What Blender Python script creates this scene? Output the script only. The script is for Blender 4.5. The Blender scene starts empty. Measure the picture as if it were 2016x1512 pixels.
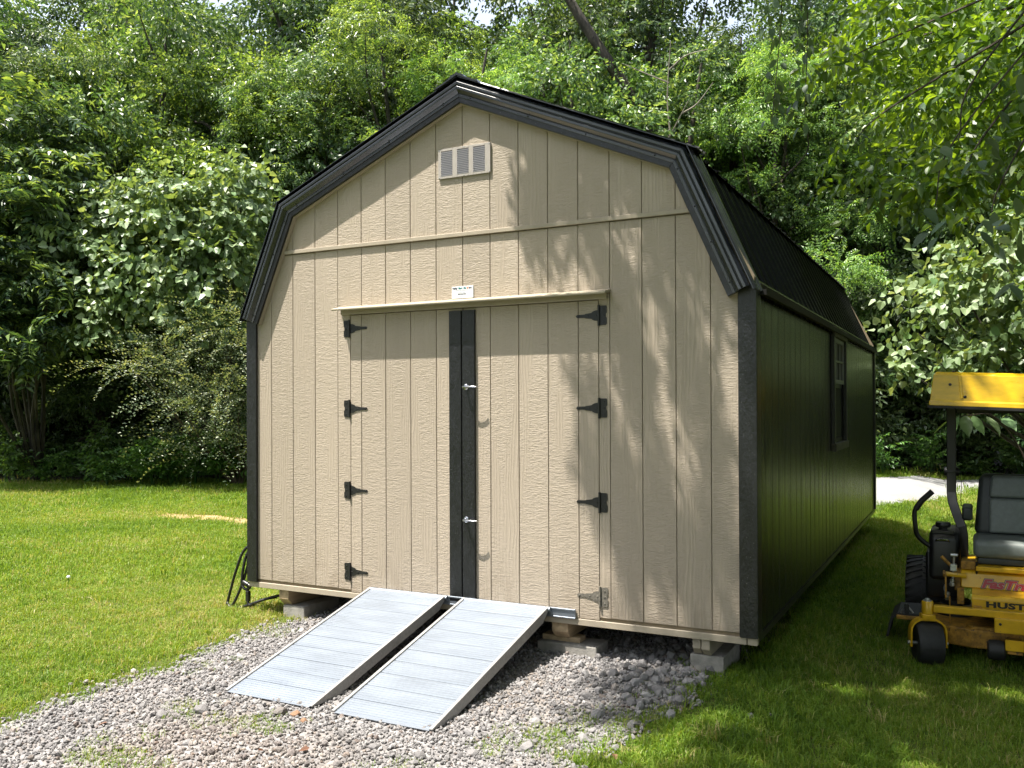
import bpy, bmesh, math, random
import numpy as np
from mathutils import Vector, Matrix

random.seed(7)
rng = np.random.default_rng(11)
scene = bpy.context.scene
COL = scene.collection
PI = math.pi

# ------------------------------------------------------------------ camera, sky, sun, exposure
def cam_setup():
    yaw, pitch, roll = -.4753, .005, -.0041
    c, s = math.cos(yaw), math.sin(yaw)
    r = Vector((c, -s, 0)); fw = Vector((s, c, 0)); u = Vector((0, 0, 1))
    f2 = fw * math.cos(pitch) + u * math.sin(pitch); u2 = u * math.cos(pitch) - fw * math.sin(pitch)
    r3 = r * math.cos(roll) + u2 * math.sin(roll); u3 = u2 * math.cos(roll) - r * math.sin(roll)
    cd = bpy.data.cameras.new('camera'); co = bpy.data.objects.new('camera', cd); COL.objects.link(co)
    m = Matrix((r3, u3, -f2)).transposed().to_4x4()
    m.translation = Vector((4.7696, -5.0128, 1.2783)); co.matrix_world = m
    cd.sensor_width = 36; cd.lens = 36 * 1757.0 / 2016
    cd.shift_y = 32.7 / 2016
    cd.clip_start = .05; cd.clip_end = 2000
    scene.camera = co
cam_setup()
SUN = Vector((-1.35, -1.42, 5.0)).normalized()          # towards the sun
EL = math.asin(SUN.z); AZ = math.atan2(SUN.x, SUN.y)
w = bpy.data.worlds.new('World'); scene.world = w; w.use_nodes = True
nt = w.node_tree
sky = nt.nodes.new('ShaderNodeTexSky'); sky.sky_type = 'NISHITA'; sky.sun_disc = False
sky.sun_elevation = EL; sky.sun_rotation = AZ % (2 * PI); sky.air_density = 1.0; sky.dust_density = 2.5
bg = nt.nodes['Background']; bg.inputs['Strength'].default_value = .12
hz = nt.nodes.new('ShaderNodeHueSaturation'); hz.inputs['Saturation'].default_value = .55; hz.inputs['Value'].default_value = 1.2   # hazy summer sky
nt.links.new(sky.outputs[0], hz.inputs['Color']); nt.links.new(hz.outputs[0], bg.inputs[0])
sd = bpy.data.lights.new('sun', 'SUN'); sd.energy = 5.0; sd.angle = math.radians(.53); sd.color = (1, .945, .85)
so = bpy.data.objects.new('sun', sd); COL.objects.link(so)
so.rotation_euler = (-SUN).to_track_quat('-Z', 'Y').to_euler(); so.location = (-8, -6, 30)
scene.view_settings.view_transform = 'Standard'; scene.view_settings.look = 'None'
scene.view_settings.exposure = 1.42; scene.view_settings.gamma = 1; scene.view_settings.use_curve_mapping = False
scene.render.engine = 'CYCLES'
scene.cycles.max_bounces = 8; scene.cycles.diffuse_bounces = 4; scene.cycles.transmission_bounces = 6

# ------------------------------------------------------------------ small helpers
def tag(o, label=None, cat=None, group=None, kind=None):
    if label: o['label'] = label
    if cat: o['category'] = cat
    if group: o['group'] = group
    if kind: o['kind'] = kind
    return o
def empty(name, loc, label, cat, group=None, rz=0):
    o = bpy.data.objects.new(name, None); COL.objects.link(o); o.location = loc; o.rotation_euler = (0, 0, rz)
    o.empty_display_size = .2
    return tag(o, label, cat, group)
def link(name, me, mat=None, parent=None, loc=None):
    o = bpy.data.objects.new(name, me); COL.objects.link(o)
    if mat is not None and len(me.materials) == 0: me.materials.append(mat)
    if parent is not None:
        o.parent = parent
    if loc: o.location = loc
    return o
def rel(parent):
    """offset so that children modelled in world metres sit right under a parent Empty"""
    return Vector(parent.location)

class MB:
    def __init__(s, off=(0, 0, 0)): s.v = []; s.f = []; s.off = Vector(off)
    def add(s, vs, fs):
        b = len(s.v); s.v += [tuple(v) for v in vs]; s.f += [tuple(i + b for i in f) for f in fs]; return s
    def box(s, x0, x1, y0, y1, z0, z1):
        return s.add([(x0, y0, z0), (x1, y0, z0), (x1, y1, z0), (x0, y1, z0), (x0, y0, z1), (x1, y0, z1), (x1, y1, z1), (x0, y1, z1)],
                     [(0, 3, 2, 1), (4, 5, 6, 7), (0, 1, 5, 4), (1, 2, 6, 5), (2, 3, 7, 6), (3, 0, 4, 7)])
    def bar(s, a, b, wx, wy, up=(0, 0, 1)):
        """box-section bar from a to b"""
        a, b = Vector(a), Vector(b); d = (b - a).normalized(); up = Vector(up)
        if abs(d.dot(up)) > .98: up = Vector((0, 1, 0))
        x = d.cross(up).normalized() * wx / 2; y = x.cross(d).normalized() * wy / 2
        vs = [p + i * x + j * y for p in (a, b) for i, j in ((-1, -1), (1, -1), (1, 1), (-1, 1))]
        return s.add(vs, [(0, 1, 2, 3), (7, 6, 5, 4), (0, 4, 5, 1), (1, 5, 6, 2), (2, 6, 7, 3), (3, 7, 4, 0)])
    def tube(s, pts, rad, n=8, caps=True, ph=0):
        pts = [Vector(p) for p in pts]
        rads = rad if isinstance(rad, (list, tuple, np.ndarray)) else [rad] * len(pts)
        d0 = (pts[1] - pts[0]).normalized()
        ref = Vector((0, 0, 1)) if abs(d0.z) < .9 else Vector((1, 0, 0))
        x = d0.cross(ref).normalized(); rings = []
        for i, p in enumerate(pts):
            d = (pts[min(i + 1, len(pts) - 1)] - pts[max(i - 1, 0)]).normalized()
            x = (x - d * x.dot(d)).normalized(); y = d.cross(x)
            rings.append([p + (x * math.cos(2 * PI * k / n + ph) + y * math.sin(2 * PI * k / n + ph)) * float(rads[i]) for k in range(n)])
        vs = [v for r in rings for v in r]; fs = []
        for i in range(len(pts) - 1):
            for k in range(n):
                fs.append((i * n + k, i * n + (k + 1) % n, (i + 1) * n + (k + 1) % n, (i + 1) * n + k))
        if caps: fs.append(tuple(range(n))[::-1]); fs.append(tuple(range((len(pts) - 1) * n, len(pts) * n)))
        return s.add(vs, fs)
    def lathe(s, prof, c, axis=(0, 0, 1), n=24):
        """prof: list of (radius, height along the axis)"""
        a = Vector(axis).normalized(); ref = Vector((1, 0, 0)) if abs(a.x) < .9 else Vector((0, 1, 0))
        x = a.cross(ref).normalized(); y = a.cross(x); c = Vector(c); vs = []; fs = []
        for r, h in prof:
            for k in range(n): vs.append(c + a * h + (x * math.cos(2 * PI * k / n) + y * math.sin(2 * PI * k / n)) * r)
        for i in range(len(prof) - 1):
            for k in range(n): fs.append((i * n + k, i * n + (k + 1) % n, (i + 1) * n + (k + 1) % n, (i + 1) * n + k))
        fs.append(tuple(range(n))[::-1]); fs.append(tuple(range((len(prof) - 1) * n, len(prof) * n)))
        return s.add(vs, fs)
    def prism(s, poly, a, b, fn):
        """poly of 2-D points extruded between a and b; fn(p, q, t) gives the 3-D point"""
        n = len(poly)
        vs = [fn(p, q, a) for p, q in poly] + [fn(p, q, b) for p, q in poly]
        fs = [tuple(range(n)), tuple(range(n, 2 * n))[::-1]] + [(i, i + n, (i + 1) % n + n, (i + 1) % n) for i in range(n)]
        return s.add(vs, fs)
    def mesh(s, name, mat, bevel=0, seg=1, smooth=None):
        me = bpy.data.meshes.new(name)
        o = s.off
        me.from_pydata([(v[0] - o.x, v[1] - o.y, v[2] - o.z) for v in s.v], [], s.f)
        bm = bmesh.new(); bm.from_mesh(me)
        bmesh.ops.recalc_face_normals(bm, faces=bm.faces[:])
        if bevel:
            ed = [e for e in bm.edges if len(e.link_faces) == 2 and e.calc_face_angle(0) > .5]
            bmesh.ops.bevel(bm, geom=ed, offset=bevel, segments=seg, affect='EDGES', profile=.5, clamp_overlap=True)
        bm.to_mesh(me); bm.free()
        me.materials.append(mat)
        if smooth:
            me.shade_smooth(); me.set_sharp_from_angle(angle=math.radians(smooth))
        return me
    def build(s, name, mat, parent=None, bevel=0, seg=1, smooth=None):
        return link(name, s.mesh(name, mat, bevel, seg, smooth), None, parent)

def np_mesh(name, V, F, mat, attrs=None, smooth=False):
    """V (n,3), F (m,k) index arrays (one size or a list of sizes)"""
    if not isinstance(F, list): F = [F]
    F = [f for f in F if len(f)]
    me = bpy.data.meshes.new(name)
    me.vertices.add(len(V)); me.vertices.foreach_set('co', np.asarray(V, np.float32).ravel())
    li = np.concatenate([f.ravel() for f in F]).astype(np.int32)
    tot = np.concatenate([np.full(len(f), f.shape[1]) for f in F]).astype(np.int32)
    st = np.concatenate([[0], np.cumsum(tot)[:-1]]).astype(np.int32)
    me.loops.add(len(li)); me.loops.foreach_set('vertex_index', li)
    me.polygons.add(len(tot)); me.polygons.foreach_set('loop_start', st); me.polygons.foreach_set('loop_total', tot)
    me.polygons.foreach_set('use_smooth', np.full(len(tot), smooth))
    for nme, dom, arr in (attrs or []):
        a = me.attributes.new(nme, 'FLOAT', dom); a.data.foreach_set('value', np.asarray(arr, np.float32))
    me.update(calc_edges=True)
    if mat: me.materials.append(mat)
    return me

def ss(a, b, x):
    t = np.clip((np.asarray(x, float) - a) / (b - a), 0, 1); return t * t * (3 - 2 * t)
def G(x, y):
    """height of the ground"""
    x = np.asarray(x, float); y = np.asarray(y, float)
    z = -.262 - .033 * np.clip(-y, 0, 5) - .19 * ss(3.5, 4.6, x) * ss(-1.8, 1.2, y) - .1 * ss(7, 14, y) * ss(0, 4, x)
    z = z + .012 * np.sin(x * 1.3 + .4) * np.sin(y * 1.1) * ss(.5, 2, np.hypot(x - 1.8, y + 1))
    return z
def g(x, y): return float(G(x, y))

# ------------------------------------------------------------------ materials
def new_mat(name):
    m = bpy.data.materials.new(name); m.use_nodes = True
    n = m.node_tree; b = n.nodes['Principled BSDF']
    return m, n, b
def N(nt, t, **kw):
    n = nt.nodes.new(t)
    for k, v in kw.items():
        if k.startswith('i_'): n.inputs[k[2:].replace('_', ' ')].default_value = v
        elif k.startswith('n_'): n.inputs[int(k[2:])].default_value = v
        else: setattr(n, k, v)
    return n
def ramp(nt, fac, stops):
    r = nt.nodes.new('ShaderNodeValToRGB'); cr = r.color_ramp
    while len(cr.elements) < len(stops): cr.elements.new(.5)
    for e, (p, c) in zip(cr.elements, stops):
        e.position = p; e.color = (*c, 1) if len(c) == 3 else c
    nt.links.new(fac, r.inputs[0]); return r
def mathn(nt, op, a, b=None, c=None):
    n = nt.nodes.new('ShaderNodeMath'); n.operation = op
    for i, v in enumerate((a, b, c)):
        if v is None: continue
        if isinstance(v, (int, float)): n.inputs[i].default_value = v
        else: nt.links.new(v, n.inputs[i])
    return n.outputs[0]
def mixc(nt, fac, a, b, mode='MIX'):
    n = nt.nodes.new('ShaderNodeMix'); n.data_type = 'RGBA'; n.blend_type = mode
    for i, v in ((0, fac), (6, a), (7, b)):
        if isinstance(v, (int, float)): n.inputs[i].default_value = v
        elif isinstance(v, tuple): n.inputs[i].default_value = (*v, 1)
        else: nt.links.new(v, n.inputs[i])
    return n.outputs[2]
def coords(nt, scale=(1, 1, 1), rand=0, kind='Object'):
    tc = nt.nodes.new('ShaderNodeTexCoord'); v = tc.outputs[kind]
    if rand:
        oi = nt.nodes.new('ShaderNodeObjectInfo')
        cx = nt.nodes.new('ShaderNodeCombineXYZ')
        nt.links.new(mathn(nt, 'MULTIPLY', oi.outputs['Random'], rand), cx.inputs[0])
        nt.links.new(mathn(nt, 'MULTIPLY', oi.outputs['Random'], rand * 1.7), cx.inputs[2])
        va = nt.nodes.new('ShaderNodeVectorMath'); va.operation = 'ADD'
        nt.links.new(v, va.inputs[0]); nt.links.new(cx.outputs[0], va.inputs[1]); v = va.outputs[0]
    mp = nt.nodes.new('ShaderNodeMapping'); mp.inputs['Scale'].default_value = scale
    nt.links.new(v, mp.inputs[0]); return mp.outputs[0]
def noise(nt, vec, scale, detail=3, rough=.5, dist=0):
    n = nt.nodes.new('ShaderNodeTexNoise'); n.inputs['Scale'].default_value = scale; n.inputs['Detail'].default_value = detail
    n.inputs['Roughness'].default_value = rough; n.inputs['Distortion'].default_value = dist
    nt.links.new(vec, n.inputs['Vector']); return n.outputs['Fac']
def bump(nt, b, h, strength, dist):
    n = nt.nodes.new('ShaderNodeBump'); n.inputs['Strength'].default_value = strength; n.inputs['Distance'].default_value = dist
    nt.links.new(h, n.inputs['Height']); nt.links.new(n.outputs[0], b.inputs['Normal'])

def siding_mat(name, base, rough, flat=(1, 0, 1), strength=.55, vary=.05, spec=.4, streak=0):
    """embossed wood-grain panel siding: upright grain, cathedral figure and saw-mark chatter"""
    m, n, b = new_mat(name)
    R_ = 40
    vg = coords(n, (1, 1, 1), R_)
    def sc(s):
        mp = n.nodes.new('ShaderNodeMapping'); mp.inputs['Scale'].default_value = s; n.links.new(vg, mp.inputs[0]); return mp.outputs[0]
    grain = noise(n, sc((85, 85, 4.5)), 1, 4, .6, .8)
    wv = n.nodes.new('ShaderNodeTexWave'); wv.wave_type = 'BANDS'; wv.bands_direction = 'X'
    wv.inputs['Scale'].default_value = 6.5; wv.inputs['Distortion'].default_value = 11; wv.inputs['Detail'].default_value = 2.5; wv.inputs['Detail Scale'].default_value = .8
    n.links.new(sc((2.2 if flat[0] else 0, 2.2 if flat[1] else 0, .40)), wv.inputs[0])
    ch = ramp(n, noise(n, sc((20, 20, 105)), 1, 3, .55, 1.1), [(.42, (0, 0, 0)), (.60, (1, 1, 1))])
    ch2 = noise(n, sc((45, 45, 60)), 1, 3, .6, .6)
    mask = noise(n, sc((11, 11, 1.5)), 1, 3, .55)
    mr = ramp(n, mask, [(.36, (0, 0, 0)), (.52, (1, 1, 1))])
    a = mathn(n, 'MULTIPLY', ch.outputs[0], mr.outputs[0])
    inv = mathn(n, 'SUBTRACT', 1.1, mr.outputs[0])
    c_ = mathn(n, 'MULTIPLY', mathn(n, 'POWER', wv.outputs['Fac'], 2.0), mathn(n, 'MULTIPLY', inv, .5))
    h = mathn(n, 'ADD', mathn(n, 'MULTIPLY', a, .55), mathn(n, 'ADD', mathn(n, 'MULTIPLY', grain, .48), mathn(n, 'ADD', c_, mathn(n, 'MULTIPLY', ch2, .42))))
    if streak:
        st = noise(n, sc((11, 11, .25)), 1, 4, .7)
        h = mathn(n, 'ADD', mathn(n, 'MULTIPLY', h, .55), mathn(n, 'MULTIPLY', st, streak))
    bump(n, b, h, strength, .0032)
    oi = n.nodes.new('ShaderNodeObjectInfo')
    big = noise(n, sc((1.5, 1.5, .7)), 1, 3)
    v1 = mathn(n, 'ADD', mathn(n, 'MULTIPLY', oi.outputs['Random'], vary * 2), mathn(n, 'ADD', 1 - vary * 1.6, mathn(n, 'MULTIPLY', big, vary * 1.3)))
    v1 = mathn(n, 'MULTIPLY', v1, mathn(n, 'ADD', .94, mathn(n, 'MULTIPLY', grain, .12)))
    hs = n.nodes.new('ShaderNodeHueSaturation'); hs.inputs['Color'].default_value = (*base, 1); n.links.new(v1, hs.inputs['Value'])
    out = hs.outputs[0]
    if not streak:
        tc = n.nodes.new('ShaderNodeTexCoord'); sp = n.nodes.new('ShaderNodeSeparateXYZ'); n.links.new(tc.outputs['Object'], sp.inputs[0])
        hgt = mathn(n, 'SUBTRACT', 1.0, mathn(n, 'MULTIPLY', mathn(n, 'SUBTRACT', sp.outputs[2], .25), 2.6))      # mud splash up the lowest foot and a half
        spl = mathn(n, 'MULTIPLY', mathn(n, 'MAXIMUM', mathn(n, 'MINIMUM', hgt, 1.0), 0.0), ramp(n, noise(n, coords(n, (7, 7, 4)), 1, 5, .7), [(.42, (0, 0, 0)), (.75, (.75, .75, .75))]).outputs[0])
        out = mixc(n, spl, out, (.20, .155, .11))
        str_ = ramp(n, noise(n, coords(n, (9, 9, .5)), 1, 4, .6), [(.55, (0, 0, 0)), (.80, (.22, .22, .22))]).outputs[0]
        out = mixc(n, str_, out, (.24, .20, .15))
    n.links.new(out, b.inputs['Base Color'])
    b.inputs['Roughness'].default_value = rough; b.inputs['Specular IOR Level'].default_value = spec
    return m
def plain_mat(name, base, rough=.5, metal=0, spec=.5, nscale=20, nvar=.12, bstr=0, bscale=200, bdist=.001, coat=0, stretch=(1, 1, 1), speck=None):
    m, n, b = new_mat(name)
    v = coords(n, stretch, 7)
    f = noise(n, v, nscale, 5, .6)
    d = tuple(max(0, c * (1 - nvar * 2)) for c in base); e = tuple(min(1, c * (1 + nvar)) for c in base)
    col = ramp(n, f, [(.3, d), (.62, base), (.85, e)]).outputs[0]
    if speck:
        s2 = noise(n, v, speck[0], 2, .5)
        col = mixc(n, ramp(n, s2, [(speck[1], (0, 0, 0)), (speck[1] + .04, (1, 1, 1))]).outputs[0], col, speck[2])
    n.links.new(col, b.inputs['Base Color'])
    rr = mathn(n, 'ADD', rough - .08, mathn(n, 'MULTIPLY', f, .16)); n.links.new(rr, b.inputs['Roughness'])
    b.inputs['Metallic'].default_value = metal; b.inputs['Specular IOR Level'].default_value = spec
    if coat: b.inputs['Coat Weight'].default_value = coat; b.inputs['Coat Roughness'].default_value = .12
    if bstr: bump(n, b, noise(n, v, bscale, 4, .6), bstr, bdist)
    return m

M = {}
M['tan_siding'] = siding_mat('tan_siding', (.345, .290, .228), .58, strength=.72)
M['tan_board'] = plain_mat('tan_board', (0.336, 0.288, 0.22), .6, nscale=9, nvar=.05, bstr=.35, bscale=40, bdist=.002, stretch=(1, 1, .2))
M['tan_ledge'] = plain_mat('tan_ledge', (0.368, 0.32, 0.24), .55, nscale=9, nvar=.06, bstr=.35, bscale=60, bdist=.002, stretch=(.15, 1, 1))
M['groove'] = plain_mat('groove_paint', (.22, .17, .11), .8)
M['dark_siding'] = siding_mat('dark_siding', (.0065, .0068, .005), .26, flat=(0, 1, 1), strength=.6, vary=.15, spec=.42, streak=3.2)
M['black_trim'] = plain_mat('black_trim', (0.009, 0.00975, 0.01162), .36, spec=.55, nscale=30, nvar=.3, bstr=.9, bscale=62, bdist=.004, stretch=(1, 1, .6), speck=(150, .69, (.11, .11, .11)))
M['black_metal'] = plain_mat('black_metal', (0.0128, 0.0152, 0.0192), .24, spec=.7, nscale=6, nvar=.12, coat=.5)
M['roof_metal'] = plain_mat('roof_metal', (.004, .0045, .005), .38, spec=.2, nscale=4, nvar=.2)
M['iron'] = plain_mat('black_iron', (.012, .012, .013), .42, nscale=60, nvar=.3, bstr=.2, bscale=300, bdist=.0005)
M['faded_iron'] = plain_mat('faded_iron', (.16, .145, .12), .6, nscale=60, nvar=.3)
M['chrome'] = plain_mat('chrome', (.42, .42, .44), .10, metal=1, nscale=50, nvar=.03)
M['steel'] = plain_mat('galvanised_steel', (.55, .56, .57), .38, metal=1, nscale=60, nvar=.2)
M['vent_white'] = plain_mat('vent_plastic', (.345, .315, .285), .5, nvar=.04)
M['louvre'] = plain_mat('louvre_plastic', (.50, .475, .54), .45, nvar=.03)
M['white_paint'] = plain_mat('white_sign', (0.68, 0.697, 0.7225), .4, nvar=.02)
M['concrete'] = plain_mat('concrete', (0.288, 0.272, 0.248), .9, nscale=14, nvar=.2, bstr=.7, bscale=90, bdist=.004, speck=(190, .66, (.16, .15, .14)))
M['weathered_trim'] = plain_mat('weathered_trim', (.085, .078, .065), .7, nscale=12, nvar=.3)
M['sash_paint'] = plain_mat('sash_paint', (.22, .225, .22), .5, nvar=.05)
M['dark_backing'] = plain_mat('dark_backing', (.006, .006, .005), .8)
M['lumber'] = plain_mat('treated_lumber', (.42, .31, .19), .75, nscale=7, nvar=.25, bstr=.4, bscale=60, bdist=.002, stretch=(3, .3, 3))
M['painted_beam'] = plain_mat('painted_beam', (0.336, 0.288, 0.224), .7, nscale=7, nvar=.12, bstr=.4, bscale=60, bdist=.002)
M['rubber'] = plain_mat('black_rubber', (.016, .016, .017), .62, nscale=25, nvar=.3, bstr=.2, bscale=120)
M['hose'] = plain_mat('black_hose', (.014, .014, .015), .42, nscale=25, nvar=.3)
M['yellow'] = plain_mat('yellow_paint', (.62, .36, .008), .34, spec=.5, nscale=9, nvar=.12, coat=.3, speck=(70, .71, (.25, .13, .03)))
M['yellow_dirty'] = plain_mat('yellow_paint_dusty', (.42, .22, .03), .6, spec=.4, nscale=16, nvar=.4, speck=(50, .62, (.12, .07, .03)))
M['yellow_canopy'] = plain_mat('yellow_plastic', (.68, .42, .006), .30, spec=.5, nscale=12, nvar=.10, coat=.4, stretch=(1, 1, 3), speck=(16, .68, (.70, .46, .10)))
M['vinyl'] = plain_mat('grey_vinyl', (.15, .172, .165), .46, spec=.45, nscale=25, nvar=.12, bstr=.15, bscale=260)
M['vinyl_dark'] = plain_mat('dark_vinyl', (.034, .040, .040), .48, spec=.45, nscale=25, nvar=.12, bstr=.15, bscale=260)
M['black_plastic'] = plain_mat('black_plastic', (.012, .012, .013), .36, nscale=20, nvar=.2, bstr=.1, bscale=200)
M['black_powder'] = plain_mat('black_powder_coat', (.010, .010, .011), .40, nscale=20, nvar=.2)
M['red_print'] = plain_mat('red_print', (.30, .008, .012), .35, nvar=.02)
M['silver_print'] = plain_mat('silver_print', (.45, .40, .36), .35, nvar=.02)
M['black_print'] = plain_mat('black_print', (.006, .006, .006), .4, nvar=.02)
M['navy_print'] = plain_mat('navy_print', (.015, .02, .05), .5, nvar=.02)
M['teal_print'] = plain_mat('teal_print', (.01, .16, .18), .5, nvar=.02)
M['orange_print'] = plain_mat('orange_print', (.55, .16, .03), .5, nvar=.02)
M['grey_print'] = plain_mat('grey_print', (.22, .24, .30), .5, nvar=.02)
M['bark'] = plain_mat('bark', (.075, .062, .048), .9, nscale=6, nvar=.45, bstr=1, bscale=14, bdist=.03, stretch=(1, 1, .3))
M['bark_pale'] = plain_mat('bark_pale', (.23, .20, .16), .9, nscale=8, nvar=.3, bstr=.6, bscale=20, bdist=.01)
M['twig_brown'] = plain_mat('twig_brown', (.10, .075, .05), .85, nscale=8, nvar=.3)

def brushed(name='brushed_aluminium', lo=(.255, .285, .330), hi=(.282, .315, .364), metal=.85, r0=.40):
    m, n, b = new_mat(name)
    f = noise(n, coords(n, (.8, 70, 70), 13), 1, 4, .6); f2 = noise(n, coords(n, (3, 9, 9), 13), 1, 4, .6)
    mid = tuple((p + q) / 2 for p, q in zip(lo, hi))
    c = ramp(n, mathn(n, 'ADD', mathn(n, 'MULTIPLY', f, .5), mathn(n, 'MULTIPLY', f2, .5)), [(.34, lo), (.5, mid), (.64, hi)])
    n.links.new(c.outputs[0], b.inputs['Base Color']); b.inputs['Metallic'].default_value = metal
    n.links.new(mathn(n, 'ADD', r0, mathn(n, 'MULTIPLY', f2, .2)), b.inputs['Roughness'])
    bump(n, b, f, .06, .001); return m
M['aluminium'] = brushed()
M['aluminium_rail'] = brushed('aluminium_rail', (.24, .235, .23), (.36, .355, .35), .45, .5)
M['seam'] = plain_mat('plank_seam', (.27, .285, .30), .7)
def glass():
    m, n, b = new_mat('dark_glass')
    v = coords(n, (1, 1, 1)); f = noise(n, v, 3, 2)
    n.links.new(ramp(n, f, [(0, (.004, .005, .005)), (1, (.010, .011, .011))]).outputs[0], b.inputs['Base Color'])
    b.inputs['Roughness'].default_value = .03; b.inputs['Specular IOR Level'].default_value = .6; return m
M['glass'] = glass()

def leaf_mat(name, dark, light, pale, trans=.40, rough=.39, spec=.55, tcol=None):
    """leaf with per-leaf colour variation and light passing through"""
    m, n, b = new_mat(name)
    at = n.nodes.new('ShaderNodeAttribute'); at.attribute_name = 'var'
    oi = n.nodes.new('ShaderNodeObjectInfo')
    geo = n.nodes.new('ShaderNodeNewGeometry')
    c = ramp(n, at.outputs['Fac'], [(0, dark), (.55, light), (1, pale)]).outputs[0]
    hs = n.nodes.new('ShaderNodeHueSaturation'); n.links.new(c, hs.inputs['Color'])
    n.links.new(mathn(n, 'ADD', .488, mathn(n, 'MULTIPLY', oi.outputs['Random'], .024)), hs.inputs['Hue'])
    n.links.new(mathn(n, 'ADD', .85, mathn(n, 'MULTIPLY', oi.outputs['Random'], .35)), hs.inputs['Value'])
    c = hs.outputs[0]
    under = mixc(n, .35, c, (.17, .20, .13))
    c2 = mixc(n, geo.outputs['Backfacing'], c, under)
    n.links.new(c2, b.inputs['Base Color']); b.inputs['Roughness'].default_value = rough; b.inputs['Specular IOR Level'].default_value = spec
    tr = n.nodes.new('ShaderNodeBsdfTranslucent')
    tm = mixc(n, 1.0, c, tcol or (1.75, 1.55, .60), 'MULTIPLY'); n.links.new(tm, tr.inputs['Color'])
    mx = n.nodes.new('ShaderNodeMixShader'); mx.inputs[0].default_value = trans
    n.links.new(b.outputs[0], mx.inputs[1]); n.links.new(tr.outputs[0], mx.inputs[2])
    n.links.new(mx.outputs[0], n.nodes['Material Output'].inputs['Surface']); return m
M['leaf_broad'] = leaf_mat('leaf_broad', (0.034, 0.078, 0.024), (0.088, 0.172, 0.050), (0.25, 0.35, 0.14))
M['leaf_locust'] = leaf_mat('leaf_locust', (0.052, 0.110, 0.025), (0.130, 0.232, 0.050), (0.29, 0.41, 0.135), trans=.42)
M['leaf_dark'] = leaf_mat('leaf_dark', (0.0286, 0.0624, 0.0234), (0.0624, 0.1144, 0.039), (0.15, 0.22, 0.085), trans=.3)
M['leaf_redbud'] = leaf_mat('leaf_redbud', (0.0784, 0.1456, 0.056), (0.17, 0.275, 0.105), (0.30, 0.40, 0.215), trans=.30, rough=.45, spec=.6)
M['leaf_honey'] = leaf_mat('leaf_honeysuckle', (0.066, 0.102, 0.048), (0.156, 0.198, 0.108), (0.324, 0.348, 0.228), trans=.25, rough=.45)
M['leaf_sumac'] = leaf_mat('leaf_sumac', (0.025, 0.0625, 0.03), (0.0562, 0.1125, 0.0425), (0.22, 0.32, 0.085), trans=.34)
M['leaf_weed'] = leaf_mat('leaf_weed', (0.0405, 0.108, 0.0189), (0.0878, 0.189, 0.0351), (0.162, 0.2835, 0.0607), trans=.35)
M['leaf_over'] = leaf_mat('leaf_overhead', (0.0473, 0.1013, 0.0162), (0.1013, 0.1823, 0.027), (0.162, 0.2565, 0.0473), trans=.52, tcol=(2.1, 1.75, .40))
M['leaf_big'] = leaf_mat('leaf_near', (0.0543, 0.1008, 0.0543), (0.0853, 0.1473, 0.0744), (0.1318, 0.2015, 0.1008), trans=.35, rough=.55)

def grass_mat(name, cols, trans=.42):
    m, n, b = new_mat(name)
    oi = n.nodes.new('ShaderNodeObjectInfo'); at = n.nodes.new('ShaderNodeAttribute'); at.attribute_name = 'var'
    f = mathn(n, 'ADD', mathn(n, 'MULTIPLY', oi.outputs['Random'], .55), mathn(n, 'MULTIPLY', at.outputs['Fac'], .45))
    ia = n.nodes.new('ShaderNodeAttribute'); ia.attribute_type = 'INSTANCER'; ia.attribute_name = 'tint'
    f = mathn(n, 'ADD', f, ia.outputs['Fac'])
    c = ramp(n, f, cols).outputs[0]
    n.links.new(c, b.inputs['Base Color']); b.inputs['Roughness'].default_value = .45; b.inputs['Specular IOR Level'].default_value = .35
    tr = n.nodes.new('ShaderNodeBsdfTranslucent'); n.links.new(mixc(n, 1.0, c, (1.5, 1.35, .6), 'MULTIPLY'), tr.inputs['Color'])
    mx = n.nodes.new('ShaderNodeMixShader'); mx.inputs[0].default_value = trans
    n.links.new(b.outputs[0], mx.inputs[1]); n.links.new(tr.outputs[0], mx.inputs[2])
    n.links.new(mx.outputs[0], n.nodes['Material Output'].inputs['Surface']); return m
M['grass'] = grass_mat('grass_blades', [(.0, (.060, .118, .014)), (.35, (.128, .232, .022)), (.7, (.212, .305, .036)), (.93, (.33, .35, .09)), (1, (.42, .37, .17))])

def stone_mat():
    m, n, b = new_mat('gravel_stone')
    oi = n.nodes.new('ShaderNodeObjectInfo')
    ia = n.nodes.new('ShaderNodeAttribute'); ia.attribute_type = 'INSTANCER'; ia.attribute_name = 'tint'
    v = coords(n, (1, 1, 1), 5); f = noise(n, v, 60, 4, .6)
    c = ramp(n, oi.outputs['Random'], [(0, (.098, .093, .095)), (.25, (.150, .142, .144)), (.6, (.200, .191, .193)), (.9, (.252, .243, .244)), (1, (.34, .325, .32))]).outputs[0]
    tan = ramp(n, oi.outputs['Random'], [(0, (.12, .07, .05)), (.5, (.22, .155, .11)), (1, (.32, .26, .205))]).outputs[0]
    c = mixc(n, ia.outputs['Fac'], c, tan)
    c = mixc(n, mathn(n, 'MULTIPLY', f, .35), c, (.22, .21, .20))
    n.links.new(c, b.inputs['Base Color']); b.inputs['Roughness'].default_value = .85
    bump(n, b, f, .5, .003); return m
M['stone'] = stone_mat()

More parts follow.
